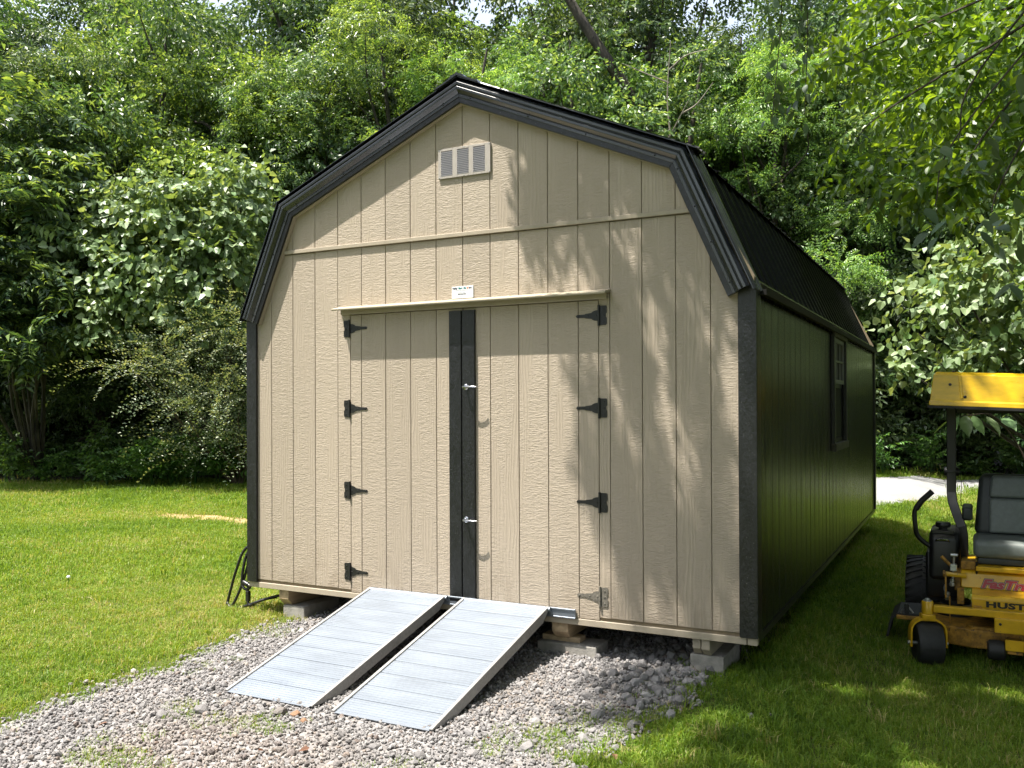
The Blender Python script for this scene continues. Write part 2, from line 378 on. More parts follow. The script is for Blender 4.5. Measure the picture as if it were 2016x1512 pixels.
def ground_mats():
    # lawn soil
    m, n, b = new_mat('lawn_soil'); v = coords(n)
    a = noise(n, v, 1.3, 5, .6); f = noise(n, v, 30, 4, .7)
    c1 = ramp(n, a, [(.35, (.045, .075, .014)), (.6, (.075, .105, .022)), (.8, (.12, .12, .04))]).outputs[0]
    c = mixc(n, ramp(n, f, [(.4, (0, 0, 0)), (.75, (1, 1, 1))]).outputs[0], c1, (.10, .085, .04))
    n.links.new(c, b.inputs['Base Color']); b.inputs['Roughness'].default_value = .95; b.inputs['Specular IOR Level'].default_value = .1
    bump(n, b, f, .8, .03); M['lawn'] = m
    m, n, b = new_mat('forest_floor'); v = coords(n)
    a = noise(n, v, 2.2, 6, .7); f = noise(n, v, 26, 4, .7)
    c = ramp(n, mathn(n, 'ADD', mathn(n, 'MULTIPLY', a, .5), mathn(n, 'MULTIPLY', f, .5)), [(.3, (.018, .016, .010)), (.5, (.035, .032, .016)), (.62, (.030, .045, .015)), (.8, (.07, .055, .03))]).outputs[0]
    n.links.new(c, b.inputs['Base Color']); b.inputs['Roughness'].default_value = .95; bump(n, b, f, 1, .05); M['forest_floor'] = m
    m, n, b = new_mat('gravel_bed'); v = coords(n)
    vo = n.nodes.new('ShaderNodeTexVoronoi'); vo.inputs['Scale'].default_value = 42; n.links.new(v, vo.inputs['Vector'])
    a = noise(n, v, 1.6, 4, .6)
    c1 = mixc(n, .75, vo.outputs['Color'], (.36, .34, .33)); sp = n.nodes.new('ShaderNodeSeparateColor'); n.links.new(vo.outputs['Color'], sp.inputs[0])
    c1 = ramp(n, sp.outputs[0], [(0, (.12, .114, .114)), (.5, (.19, .18, .18)), (1, (.28, .27, .265))]).outputs[0]
    c = mixc(n, ramp(n, a, [(.5, (0, 0, 0)), (.7, (.6, .6, .6))]).outputs[0], c1, (.17, .135, .105))
    n.links.new(c, b.inputs['Base Color']); b.inputs['Roughness'].default_value = .9
    bump(n, b, mathn(n, 'SUBTRACT', 1, vo.outputs['Distance']), 1, .012); M['gravel_bed'] = m
    m, n, b = new_mat('drive_gravel'); v = coords(n)
    a = noise(n, v, .8, 5, .6); f = noise(n, v, 45, 4, .7)
    c = ramp(n, mathn(n, 'ADD', mathn(n, 'MULTIPLY', a, .4), mathn(n, 'MULTIPLY', f, .6)), [(.3, (.15, .15, .16)), (.5, (.25, .25, .25)), (.7, (.36, .355, .35))]).outputs[0]
    n.links.new(c, b.inputs['Base Color']); b.inputs['Roughness'].default_value = .9; bump(n, b, f, .8, .02); M['drive'] = m
    m, n, b = new_mat('bare_soil'); v = coords(n)
    f = noise(n, v, 12, 5, .7)
    n.links.new(ramp(n, f, [(.3, (.16, .10, .04)), (.5, (.30, .20, .09)), (.7, (.42, .31, .17))]).outputs[0], b.inputs['Base Color'])
    b.inputs['Roughness'].default_value = .95; bump(n, b, f, .8, .02); M['bare_soil'] = m
ground_mats()

# ------------------------------------------------------------------ ground sheets
def sheet(name, xs, ys, dz, mat, clipf=None):
    X, Y = np.meshgrid(xs, ys, indexing='ij'); Z = G(X, Y) + dz
    V = np.stack([X, Y, Z], -1).reshape(-1, 3); nx, ny = len(xs), len(ys)
    I = np.arange(nx * ny).reshape(nx, ny)
    F = np.stack([I[:-1, :-1], I[1:, :-1], I[1:, 1:], I[:-1, 1:]], -1).reshape(-1, 4)
    if clipf is not None:
        cx = V[F].mean(1); F = F[clipf(cx[:, 0], cx[:, 1])]
        used = np.unique(F); mp = np.full(len(V), -1); mp[used] = np.arange(len(used)); V = V[used]; F = mp[F]
    o = link(name, np_mesh(name, V, F, mat, smooth=True)); o['kind'] = 'structure'; return o
def axis(lo, hi, near, step, grow=1.18):
    a, b = near; out = list(np.arange(a, b + 1e-6, step))
    s = step; x = a
    while x > lo: s *= grow; x -= s; out.insert(0, max(x, lo))
    s = step; x = b
    while x < hi: s *= grow; x += s; out.append(min(x, hi))
    return np.array(out)
sheet('ground', axis(-700, 700, (-14, 9), .13), axis(-700, 700, (-6, 16), .13), 0, M['lawn'])
def wob(t, s, a): return a * (np.sin(t * 5.1 + s) * .5 + np.sin(t * 11.7 + s * 2) * .3 + np.sin(t * 23 + s * 3) * .2)
def pad_in(x, y, e=0):
    x = np.asarray(x, float); y = np.asarray(y, float)
    l = .36 + wob(y, 1, .07) - .05 * ss(-1, -3, y) + e; r = 3.44 + wob(y, 4, .09) - .12 * ss(-.3, -1.6, y) - e
    return (x > l) & (x < r) & (y > -7) & (y < 6.6)
sheet('gravel_pad', np.arange(.1, 3.8, .035), np.arange(-4.2, 6.7, .035), .005, M['gravel_bed'], lambda x, y: pad_in(x, y, .03))
def in_poly(x, y, poly):
    x = np.asarray(x); y = np.asarray(y); c = np.zeros(x.shape, bool); n = len(poly)
    for i in range(n):
        (x0, y0), (x1, y1) = poly[i], poly[(i + 1) % n]
        t = ((y0 > y) != (y1 > y)) & (x < (x1 - x0) * (y - y0) / (y1 - y0 + 1e-12) + x0); c ^= t
    return c
DRIVE = [(3.45, 9.0), (4.2, 13.0), (4.85, 16.6), (5.6, 18.8), (5.2, 19.3), (4.6, 18.9), (2.8, 15.6), (-5, 14.2), (-9, 13.6), (-9, 10.6), (-4, 9.6), (.5, 8.6)]
def drive_in(x, y): return in_poly(np.asarray(x) + wob(np.asarray(y), 2, .12), np.asarray(y) + wob(np.asarray(x), 3, .12), DRIVE)
sheet('gravel_drive', np.arange(-9.2, 6.2, .09), np.arange(8, 20, .09), .008, M['drive'], drive_in)
# wood floor begins where the mown grass stops
def tl(x):      # y of the tree line at x
    return np.interp(x, [-40, -13, -11, -8.4, -4, -1, 1.5, 3.4, 5, 7, 12, 40], [-8, 6.1, 7.6, 8.9, 11.2, 15, 17.3, 18.2, 20, 20.5, 17, 8])
def woods_in(x, y): return np.asarray(y) > tl(np.asarray(x)) + wob(np.asarray(x), 1, .35)
sheet('forest_floor', np.arange(-45, 45, .4), np.arange(-8, 60, .4), .012, M['forest_floor'], lambda x, y: woods_in(x, y) & ~drive_in(x, y))
STRIP = [(-5.9, 3.98), (-5.0, 3.72), (-4.2, 3.86), (-3.3, 3.55), (-2.4, 3.7), (-2.5, 4.05), (-3.6, 4.12), (-4.3, 4.32), (-5.1, 4.2)]
def strip_in(x, y): return in_poly(np.asarray(x) + wob(np.asarray(y) * 2, 2, .1), np.asarray(y) + wob(np.asarray(x) * 1.5, 3, .1), STRIP)
sheet('bare_soil_strip', np.arange(-6.2, -2, .05), np.arange(3.3, 4.6, .05), .006, M['bare_soil'], strip_in)

# ================================================================== the shed
gw = .2032                                   # siding grooves every eight inches
W, L = 3.70, 6.85                            # outer width (x 0..W) and length (y 0..L)
CX = 1.842
shed = empty('storage_shed', (CX, L / 2, g(CX, 3)), 'large tan wooden storage shed with black gambrel metal roof, black trim and closed double doors', 'shed')
OFF = rel(shed)
def mb(): return MB(OFF)
def top(x):                                  # underside of the roof line over the gable wall
    x = x if x <= CX else 2 * CX - x
    if x < .34: return 1.93 + (x - (-.03)) / .37 * (2.715 - 1.93)
    return 2.715 + (x - .34) / (CX - .34) * (3.325 - 2.715)
BREAKS = [.34, CX, 2 * CX - .34]
BAT = 2.376                                   # batten across the gable
def slab(name, poly, mat, parent, y0=0.0, th=.009, ins=.0022, fn=None):
    """a siding plank: outline in (x, z), front face at y0, front edges eased"""
    n = len(poly); cx = sum(p[0] for p in poly) / n; cz = sum(p[1] for p in poly) / n
    fn = fn or (lambda p, q, t: (p, y0 + t, q))
    def sh(p, d): return (p[0] + (d if p[0] < cx - .001 else -d if p[0] > cx + .001 else 0), p[1] + (d if p[1] < cz else -d))
    a = [fn(p[0], p[1], th) for p in poly]; b = [fn(p[0], p[1], .003) for p in poly]; c = [fn(*sh(p, ins), 0) for p in poly]
    m = mb(); vs = a + b + c; fs = [tuple(range(2 * n, 3 * n))]
    for k in (0, 1):
        fs += [(k * n + i, (k + 1) * n + i, (k + 1) * n + (i + 1) % n, k * n + (i + 1) % n) for i in range(n)]
    m.add(vs, fs); return m.build(name, mat, parent)
def toppoly(xa, xb, z0, lim=None):
    xs = [xa] + [b for b in BREAKS if xa < b < xb] + [xb]
    if lim is not None:                       # add the x where the slope crosses the limit
        for s in (0, 1):
            lo, hi = (-.03, .34) if s == 0 else (2 * CX - .34, 2 * CX + .03)
            if (top(xa) - lim) * (top(xb) - lim) < 0:
                l, h = xa, xb
                for _ in range(40):
                    mid = (l + h) / 2
                    if (top(mid) - lim) * (top(l) - lim) <= 0: h = mid
                    else: l = mid
                if all(abs(l - q) > 1e-4 for q in xs): xs.append(l)
        xs.sort()
    pts = [(x, top(x) if lim is None else min(top(x), lim)) for x in xs][::-1]
    return [(xa, z0), (xb, z0)] + [p for p in pts if p[1] > z0 + 1e-3]

# --- front wall: dark backing with each plank in front of it
pts = [(0, -.02), (W, -.02), (W, 1.99), (W - .36, 2.70), (CX, 3.315), (.34, 2.70), (0, 1.99)]
fw_ = mb().prism(pts, .011, .06, lambda p, q, t: (p, t, q)).build('front_wall', M['groove'], shed)
DL, DM0, DM1, DR, DT = .925, 1.829, 1.836, 2.779, 1.908
gap = .0032
for k in range(18):
    xa, xb = k * gw + .004, (k + 1) * gw + .004
    if k == 17: xb = W - .002
    if k == 0: xa = .004
    a, b = xa + gap / 2, xb - gap / 2
    if xb <= DL or xa >= DR: poly = toppoly(a, b, 0, BAT - .004)
    elif xa < DL: poly = [(a, 0), (DL - .0015, 0), (DL - .0015, DT + .004), (b, DT + .004)] + toppoly(a, b, 0, BAT - .004)[2:]
    elif xb > DR: poly = [(a, DT + .004), (DR + .0015, DT + .004), (DR + .0015, 0), (b, 0)] + toppoly(a, b, 0, BAT - .004)[2:]
    else: poly = toppoly(a, b, DT + .004, BAT - .004)
    slab('siding_plank', poly, M['tan_siding'], fw_, ins=.0022 if len(poly) < 6 or b < .4 or a > 3.3 else 0)
    if top((xa + xb) / 2) > BAT + .05 or (xa < .3 and top(xb) > BAT + .04) or (xb > 3.4 and top(xa) > BAT + .04):
        a, b = xa, xb
        while top(a) < BAT + .03: a += .002
        while top(b) < BAT + .03: b -= .002
        if b - a > .02: slab('siding_plank', toppoly(a + gap / 2, b - gap / 2, BAT + .024), M['tan_siding'], fw_)
# --- doors
def plate(m, poly, y0, y1): return m.prism(poly, y0, y1, lambda p, q, t: (p, t, q))
def make_hinge(x, z, s, parent):
    """black tee hinge; s = +1 strap points to +x"""
    m = mb(); y0, y1 = -.005, -.0005
    plate(m, [(x - s * .042, z - .058), (x - s * .047, z - .05), (x - s * .047, z - .016), (x - s * .041, z - .010), (x - s * .041, z + .010), (x - s * .047, z + .016), (x - s * .047, z + .05), (x - s * .042, z + .058), (x, z + .058), (x, z - .058)], y0, y1)
    plate(m, [(x, z - .034), (x + s * .03, z - .030), (x + s * .045, z - .024), (x + s * .05, z - .018), (x + s * .09, z - .013), (x + s * .095, z - .010), (x + s * .145, z - .009), (x + s * .154, z), (x + s * .145, z + .009), (x + s * .095, z + .010), (x + s * .09, z + .013), (x + s * .05, z + .018), (x + s * .045, z + .024), (x + s * .03, z + .030), (x, z + .034)], y0, y1)
    m.tube([(x + s * .002, -.008, z - .062), (x + s * .002, -.008, z + .062)], .0075, 10)
    for dx, dz in ((-.028, -.038), (-.028, 0), (-.028, .038), (.02, 0), (.07, 0), (.135, 0)):
        m.lathe([(.0055, 0), (.0045, .0022), (.001, .003)], (x + s * dx, y0, z + dz), (0, -1, 0), 8)
    return m.build('hinge', M['iron'], parent, smooth=40)
def make_handle(z, parent):
    m = mb(); x = 1.868; y0 = -.022
    m.lathe([(.019, 0), (.019, .004), (.015, .007), (.008, .009), (.008, .040)], (x, y0, z), (0, -1, 0), 20)
    m.tube([(x, y0 - .038, z), (x + .012, y0 - .046, z + .001), (x + .035, y0 - .050, z + .001), (x + .075, y0 - .046, z), (x + .098, y0 - .040, z - .001)], [.0082, .0072, .0055, .0052, .005], 10)
    o = m.build('handle', M['chrome'], parent, smooth=50); return o
for side in (0, 1):
    x0, x1 = (DL + .001, DM0) if side == 0 else (DM1, DR - .001)
    dr = mb().box(x0, x1, .0105, .0109, -.02, DT).build('door', M['groove'], shed)
    edges = sorted([x0] + [k * gw + .004 for k in range(4, 16) if x0 + .02 < k * gw + .004 < x1 - .02] + [x1])
    for a, b in zip(edges[:-1], edges[1:]):
        slab('siding_plank', [(a + gap / 2, -.018), (b - gap / 2, -.018), (b - gap / 2, DT), (a + gap / 2, DT)], M['tan_siding'], dr, y0=-.001)
    tx = (1.738, DM0 - .0005) if side == 0 else (DM1 + .0005, 1.929)
    mb().box(tx[0], tx[1], -.021, -.0012, .004, 1.893).build('trim_board', M['black_trim'], dr, bevel=.002)
    hx, s = (.918, 1) if side == 0 else (2.784, -1)
    for z in (1.815, 1.258, .69, .125):
        hg = make_hinge(hx, z, s, dr)
        if side == 1 and z < .2: hg.data.materials[0] = M['faded_iron']; hg['label'] = 'lowest right hinge, faded to grey'
    if side == 1:
        for z in (1.396, .540): make_handle(z, dr)
# --- boards on the front
bl = [((-.018, .076), 1.945), ((3.616, W + .018), 1.945)]
for (a, b), zt in bl:
    mb().box(a, b, -.0205, -.0015, -.018, zt).build('corner_board', M['black_trim'], shed, bevel=.002)
for a, b in ((-.018, .0), (W, W + .018)):
    mb().box(a, b, .0005, .095, -.018, 1.925).build('corner_board', M['black_trim'], shed, bevel=.002)
for a, b in ((-.012, 3.652), (3.657, W + .012)):
    mb().box(a, b, -.006, .03, -.060, -.0215).build('skirt_board', M['tan_board'], shed, bevel=.002)
mb().box(.262, 2 * CX - .262, -.016, -.0008, BAT, BAT + .026).build('batten', M['tan_board'], shed, bevel=.002)
# ledge over the doors: a sloping drip board on a square strip
def xledge(t): return t
m = mb().prism([(-.0005, 1.968), (-.0005, 1.956), (-.096, 1.934), (-.101, 1.941), (-.099, 1.949), (-.004, 1.970)], .838, 2.858, lambda p, q, t: (t, p, q))
m.build('door_ledge', M['tan_ledge'], shed, bevel=.0015)
mb().box(.858, 2.838, -.024, -.0006, 1.912, 1.9545).build('ledge_backing', M['tan_board'], shed, bevel=.002)
# --- gable trim
E_ = [(-.005, 1.93), (.35, 2.735), (CX, 3.375), (2 * CX - .35, 2.735), (2 * CX + .005, 1.93)]       # outer corner line at the front
def offset_line(d):
    """the roof outline moved inwards by d (mitred)"""
    P = [Vector((p[0], p[1])) for p in E_]; out = []
    for i, p in enumerate(P):
        ns = []
        for a, b in ((i - 1, i), (i, i + 1)):
            if a >= 0 and b < len(P):
                t = (P[b] - P[a]).normalized(); ns.append(Vector((t.y, -t.x)))
        if len(ns) == 1: out.append(p + ns[0] * d)
        else:
            nn = (ns[0] + ns[1]).normalized(); out.append(p + nn * (d / nn.dot(ns[0])))
    return out
def strip(m, i, d0, d1, y0, y1):
    a, b = offset_line(d0), offset_line(d1)
    poly = [(a[i].x, a[i].y), (a[i + 1].x, a[i + 1].y), (b[i + 1].x, b[i + 1].y), (b[i].x, b[i].y)]
    m.prism(poly, y0, y1, lambda p, q, t: (p, t, q))
for i in range(4):
    lowtrim = i in (0, 3)
    m = mb(); strip(m, i, .075, .134, -.036, -.0012); m.build('gable_packing_board', M['tan_board'], shed)
    m = mb(); strip(m, i, .070, .131, -.056, -.0362); m.build('gable_board', M['black_trim'], shed, bevel=.002)
    m = mb()                                             # folded metal rake trim with two rolled ribs
    pr_ = [(-.003, -.057), (-.003, -.066), (.014, -.086), (.030, -.086), (.035, -.077), (.042, -.086), (.058, -.086), (.074, -.066), (.079, -.0585), (.083, -.0625), (.099, -.0615), (.099, -.0565)]
    ends = [[(offset_line(d_)[j], y_) for d_, y_ in pr_] for j in (i, i + 1)]
    n_ = len(pr_); m.add([(p_.x, y_, p_.y) for e_ in ends for p_, y_ in e_], [(k, k + 1, n_ + k + 1, n_ + k) for k in range(n_ - 1)] + [(n_ - 1, 0, n_, 2 * n_ - 1), tuple(range(n_)), tuple(range(n_, 2 * n_))])
    m.build('rake_trim', M['black_metal'], shed, bevel=.0012)
    # flange on top of the roof sheets with two upstanding ribs
    a = offset_line(-.004); p, q = a[i], a[i + 1]; d = (q - p).normalized(); nn = Vector((-d.y, d.x))
    prof = [(-.082, 0), (-.082, .004), (-.050, .004), (-.044, .016), (-.030, .016), (-.024, .004), (.015, .004), (.021, .016), (.035, .016), (.041, .004), (.075, .004), (.083, .020), (.100, .020), (.108, .0015), (.108, 0)]
    m = mb(); ext = .03 if lowtrim else 0
    lo, hi = (p - d * (ext if i == 0 else .0), q + d * (ext if i == 3 else .0))
    if i == 1: lo = lo - d * .07
    if i == 2: hi = hi + d * .07
    m.prism(prof, 0, 1, lambda y, h, t, lo=lo, hi=hi, nn=nn: ((lo + (hi - lo) * t + nn * (h + .010)).x, y, (lo + (hi - lo) * t + nn * (h + .010)).y))
    m.build('rake_flange', M['black_metal'], shed)
    for t in (.06, .35, .62, .92):
        c = offset_line(.088); pp = c[i] + (c[i + 1] - c[i]) * t
        mb().lathe([(.006, 0), (.005, .004), (.001, .005)], (pp.x, -.0615, pp.y), (0, -1, 0), 8).build('screw', M['iron'], shed)
# --- roof sheets: ribbed steel panels, each three feet wide
ribs = []
def panel_profile(w_):
    out = []; k = 0.0
    while k < w_ - .01:
        out += [(k, 0), (k + .010, .016), (k + .028, .016), (k + .038, 0), (k + .090, 0), (k + .095, .004), (k + .105, .004), (k + .110, 0), (k + .160, 0), (k + .165, .004), (k + .175, .004), (k + .180, 0)]
        k += .2286
    return [p for p in out if p[0] < w_] + [(w_, 0)]
for i in range(4):
    a = offset_line(.004); p, q = a[i].copy(), a[i + 1].copy(); d = (q - p).normalized(); nn = Vector((-d.y, d.x))
    if i == 0: p = p - d * .055
    if i == 3: q = q + d * .055
    if i == 1: p = p - d * .05
    if i == 2: q = q + d * .05
    y = .02
    while y < L + .07 - .05:
        w_ = min(.9144, L + .085 - y); pr = panel_profile(w_)
        m = mb(); vs = []; fs = []
        lift = .0012 * (int(y * 10) % 2)
        for t in (p, q):
            for (u, h) in pr:
                pt = t + nn * (h + lift); vs.append((pt.x, y + u, pt.y))
        n_ = len(pr)
        for t in (p, q):
            for (u, h) in pr:
                pt = t + nn * (h + lift - .0025); vs.append((pt.x, y + u, pt.y))
        for j in range(n_ - 1):
            fs += [(j, j + 1, n_ + j + 1, n_ + j), (2 * n_ + j, 3 * n_ + j, 3 * n_ + j + 1, 2 * n_ + j + 1), (j, 2 * n_ + j, 2 * n_ + j + 1, j + 1), (n_ + j, n_ + j + 1, 3 * n_ + j + 1, 3 * n_ + j)]
        m.add(vs, fs); m.build('roof_panel', M['roof_metal'], shed)
        y += w_
# ridge cap
r0 = offset_line(-.018)[2]
m = mb()
cap = [(-.16, -.066), (-.150, -.046), (-.135, -.046), (-.06, -.013), (-.045, .004), (0, .022), (.045, .004), (.06, -.013), (.135, -.046), (.150, -.046), (.16, -.066), (.12, -.052), (0, .004), (-.12, -.052)]
m.prism([(r0.x + a, r0.y + b) for a, b in cap], -.090, L + .09, lambda p, q, t: (p, t, q)); m.build('ridge_cap', M['black_metal'], shed)
# rear gable trim
for i in range(4):
    m = mb(); strip(m, i, -.002, .10, L + .035, L + .088); m.build('rake_trim', M['black_metal'], shed)
# --- side and rear walls
for side in (0, 1):
    X = 0 if side == 0 else W; s = -1 if side == 0 else 1
    swall = mb().box(min(X - s * .012, X - s * .06), max(X - s * .012, X - s * .06), .062, L - .062, -.02, 1.99).build('side_wall', M['dark_backing'], shed)
    m = mb().box(min(X + s * .004, X - s * .03), max(X + s * .004, X - s * .03), .032, L, -.060, -.0215); m.build('skirt_board', M['black_trim'], shed)
    mb().box(min(X + s * .0195, X + s * .050), max(X + s * .0195, X + s * .050), .1, L - .1, 1.893, 1.925).box(min(X + s * .0015, X + s * .019), max(X + s * .0015, X + s * .019), .1, L - .1, 1.90, 1.96).build('eave_shade_strip', M['dark_backing'], shed)  # matte dark strips added to stand in for the shaded gap under the eaves
    wins = (3.10, 3.88, .945, 1.87) if side == 1 else None
    y = .096; k = 0
    while y < L - .02:
        ya = y + .0015; yb = min(y + gw, L - .0) - .0015
        tw = random.uniform(-.007, .007); yc = (ya + yb) / 2
        def fn(p, q, t, X=X, s=s, tw=tw, yc=yc): return (X - s * (t + .0008 + tw * (p - yc)), p, q)
        spans = [(ya, yb, -.018, 1.985)]
        if wins and yb > wins[0] and ya < wins[1]:
            spans = []
            if ya < wins[0]: spans.append((ya, wins[0], -.018, 1.985))
            if yb > wins[1]: spans.append((wins[1], yb, -.018, 1.985))
            a, b = max(ya, wins[0]), min(yb, wins[1])
            if b - a > .01: spans += [(a, b, -.018, wins[2]), (a, b, wins[3], 1.985)]
        for a, b, z0, z1 in spans:
            slab('siding_plank', [(a, z0), (b, z0), (b, z1), (a, z1)], M['dark_siding'], swall, fn=fn, ins=.005)
        y += gw; k += 1
    mb().box(min(X, X + s * .018), max(X, X + s * .018), L - .08, L + .02, -.018, 1.925).build('corner_board', M['black_trim'], shed, bevel=.002)
rw = mb().prism(pts, L - .055, L - .011, lambda p, q, t: (p, t, q)).build('rear_wall', M['groove'], shed)
for k in range(18):
    xa, xb = k * gw + .004, (k + 1) * gw + .004
    if k == 17: xb = W - .002
    slab('siding_plank', toppoly(xa, xb - .003, -.018), M['dark_siding'], rw, fn=lambda p, q, t: (p, L - t, q))
# --- window on the side wall: single hung, divided upper sash
WY0, WY1, WZ0, WZ1 = 3.10, 3.88, .945, 1.87
wn = mb().box(W - .045, W - .040, WY0, WY1, WZ0, WZ1).build('window', M['black_plastic'], shed)
for a in (mb().box(W + .0005, W + .030, WY0 - .05, WY0 + .025, WZ0 - .01, WZ1 - .012), mb().box(W + .0005, W + .030, WY1 - .025, WY1 + .05, WZ0 - .01, WZ1 - .012)):
    a.build('casing', M['black_trim'], wn, bevel=.002)
mb().box(W + .0005, W + .034, WY0 - .055, WY1 + .055, WZ1 - .011, WZ1 + .075).build('head_board', M['weathered_trim'], wn, bevel=.002)
mb().box(W + .0005, W + .042, WY0 - .055, WY1 + .055, WZ0 - .075, WZ0 - .011).build('sill', M['weathered_trim'], wn, bevel=.003)
zm = (WZ0 + WZ1) / 2 + .05
for z0, z1, xo, up in ((zm, WZ1 - .014, .0, 1), (WZ0 - .009, zm - .002, -.018, 0)):
    m = mb(); a, b = WY0 + .027, WY1 - .027; xo0, xo1 = W + xo - .016, W + xo + .010
    m.box(xo0, xo1, a, a + .035, z0, z1); m.box(xo0, xo1, b - .035, b, z0, z1); m.box(xo0, xo1, a + .0352, b - .0352, z0, z0 + .035); m.box(xo0, xo1, a + .0352, b - .0352, z1 - .035, z1)
    if up:
        for t in (1, 2): yy = a + .035 + (b - a - .07) * t / 3; m.box(xo1 - .012, xo1 - .001, yy - .008, yy + .008, z0 + .036, z1 - .036)
        m.box(xo1 - .0115, xo1 - .0015, a + .036, b - .036, (z0 + z1) / 2 - .008, (z0 + z1) / 2 + .008)
    m.build('sash', M['sash_paint'] if up else M['black_plastic'], wn)
    mb().box(xo0 + .008, xo0 + .011, a + .034, b - .034, z0 + .034, z1 - .034).build('pane', M['glass'], wn)
# --- gable vent with three banks of louvres
VX0, VX1, VZ0, VZ1 = 1.657, 2.047, 2.766, 2.960
m = mb(); cols_ = [(VX0 + .022, VX0 + .108), (VX0 + .144, VX0 + .230), (VX0 + .264, VX0 + .350)]
xe = [VX0] + [v for c in cols_ for v in c] + [VX1 - .0]
for a, b in zip(xe[0::2], xe[1::2]): m.box(a, b, -.013, -.0008, VZ0, VZ1)
for a, b in cols_: m.box(a + .0002, b - .0002, -.0128, -.001, VZ0, VZ0 + .016); m.box(a + .0002, b - .0002, -.0128, -.001, VZ1 - .014, VZ1)
vent = m.build('gable_vent', M['vent_white'], shed, bevel=.0008)
for a, b in cols_:
    mb().box(a, b, -.0006, -.0003, VZ0 + .016, VZ1 - .014).build('vent_backing', M['grey_print'], vent)
    for j in range(14):
        z = VZ0 + .0175 + j * .0115
        mb().prism([(-.0135, z - .001), (-.0005, z + .0085), (-.0005, z + .0105), (-.0150, z + .0050)], a, b, lambda p, q, t: (t, p, q)).build('louvre_slat', M['louvre'], vent)
for x, z in ((VX0 + .008, VZ0 + .008), (VX0 + .008, VZ1 - .008), (VX1 - .008, VZ0 + .008), (VX1 - .008, VZ1 - .008), (1.852, VZ0 + .007), (1.852, VZ1 - .006)):
    mb().lathe([(.004, 0), (.003, .002)], (x, -.013, z), (0, -1, 0), 8).build('screw', M['steel'], vent)
# --- skids under the floor, ends cut back at the bottom
def skid(x0, x1, z0, z1, mat, y0=.012):
    c = min(.045, (z1 - z0) * .4)
    mb().prism([(y0, z1), (y0, z0 + c), (y0 + c, z0), (L - .02, z0), (L - .02, z1)], x0, x1, lambda p, q, t: (t, p, q)).build('skid', mat, shed, bevel=.003)
skid(.262, .350, -.174, -.0605, M['lumber']); skid(2.455, 2.562, -.158, -.0605, M['lumber'])
skid(3.338, 3.386, -.158, -.0605, M['painted_beam'], .02); skid(3.394, 3.442, -.158, -.0605, M['painted_beam'], .006)
mb().box(.02, W - .02, .05, L - .05, -.0215, -.0012).build('floor', M['lumber'], shed)
# metal strip that the ramps hook on to
m = mb().box(1.095, 2.626, -.020, -.0062, -.022, .034).box(1.095, 2.626, -.026, -.0201, .026, .036).box(1.095, 2.626, -.024, -.0201, -.022, -.014)
m.build('threshold_strip', M['aluminium'], shed, bevel=.001)
# bare scuffed patches where the strip was fitted

# ================================================================== blocks, ramps, sign, hose
def block(x0, x1, y0, y1, z0, z1, label):
    e = MB(((x0 + x1) / 2, (y0 + y1) / 2, z0)).box(x0, x1, y0, y1, z0, z1).build('concrete_block', M['concrete'], bevel=.006, seg=2)
    e.location = ((x0 + x1) / 2, (y0 + y1) / 2, z0); return tag(e, label, 'block', 'concrete blocks under the shed')
block(.285, .480, .03, .43, -.295, -.1755, 'concrete block under the left end of the shed front at the lawn edge')
block(2.345, 2.742, .03, .23, -.295, -.1935, 'long concrete block under the shed beside the right ramp with wooden shims on it')
block(3.318, 3.512, .04, .44, -.300, -.1595, 'concrete block under the double skid at the right front corner of the shed')
for (x0, x1, y) in ((.285, .48, 2.4), (2.345, 2.742, 2.4), (3.318, 3.512, 2.4), (.285, .48, 5.6), (3.318, 3.512, 5.6)):
    block(x0, x1, y, y + .4, -.32, -.176 if x0 < 3 else -.1595, 'concrete block deep under the shed floor') if x0 != 2.345 else block(x0, x1, y, y + .2, -.32, -.1595, 'concrete block deep under the shed floor')
def shim(x0, x1, y0, y1, z0, z1, label):
    o = MB(((x0 + x1) / 2, (y0 + y1) / 2, z0)).box(x0, x1, y0, y1, z0, z1).build('wood_shim', M['lumber'], bevel=.003)
    o.location = ((x0 + x1) / 2, (y0 + y1) / 2, z0); return tag(o, label, 'shim', 'wooden shims on the block')
shim(2.36, 2.615, .075, .165, -.193, -.1595, 'short wooden board lying under the skid on the long block')
shim(2.56, 2.70, .10, .20, -.193, -.170, 'small wooden offcut at the right end of the long block') if False else None

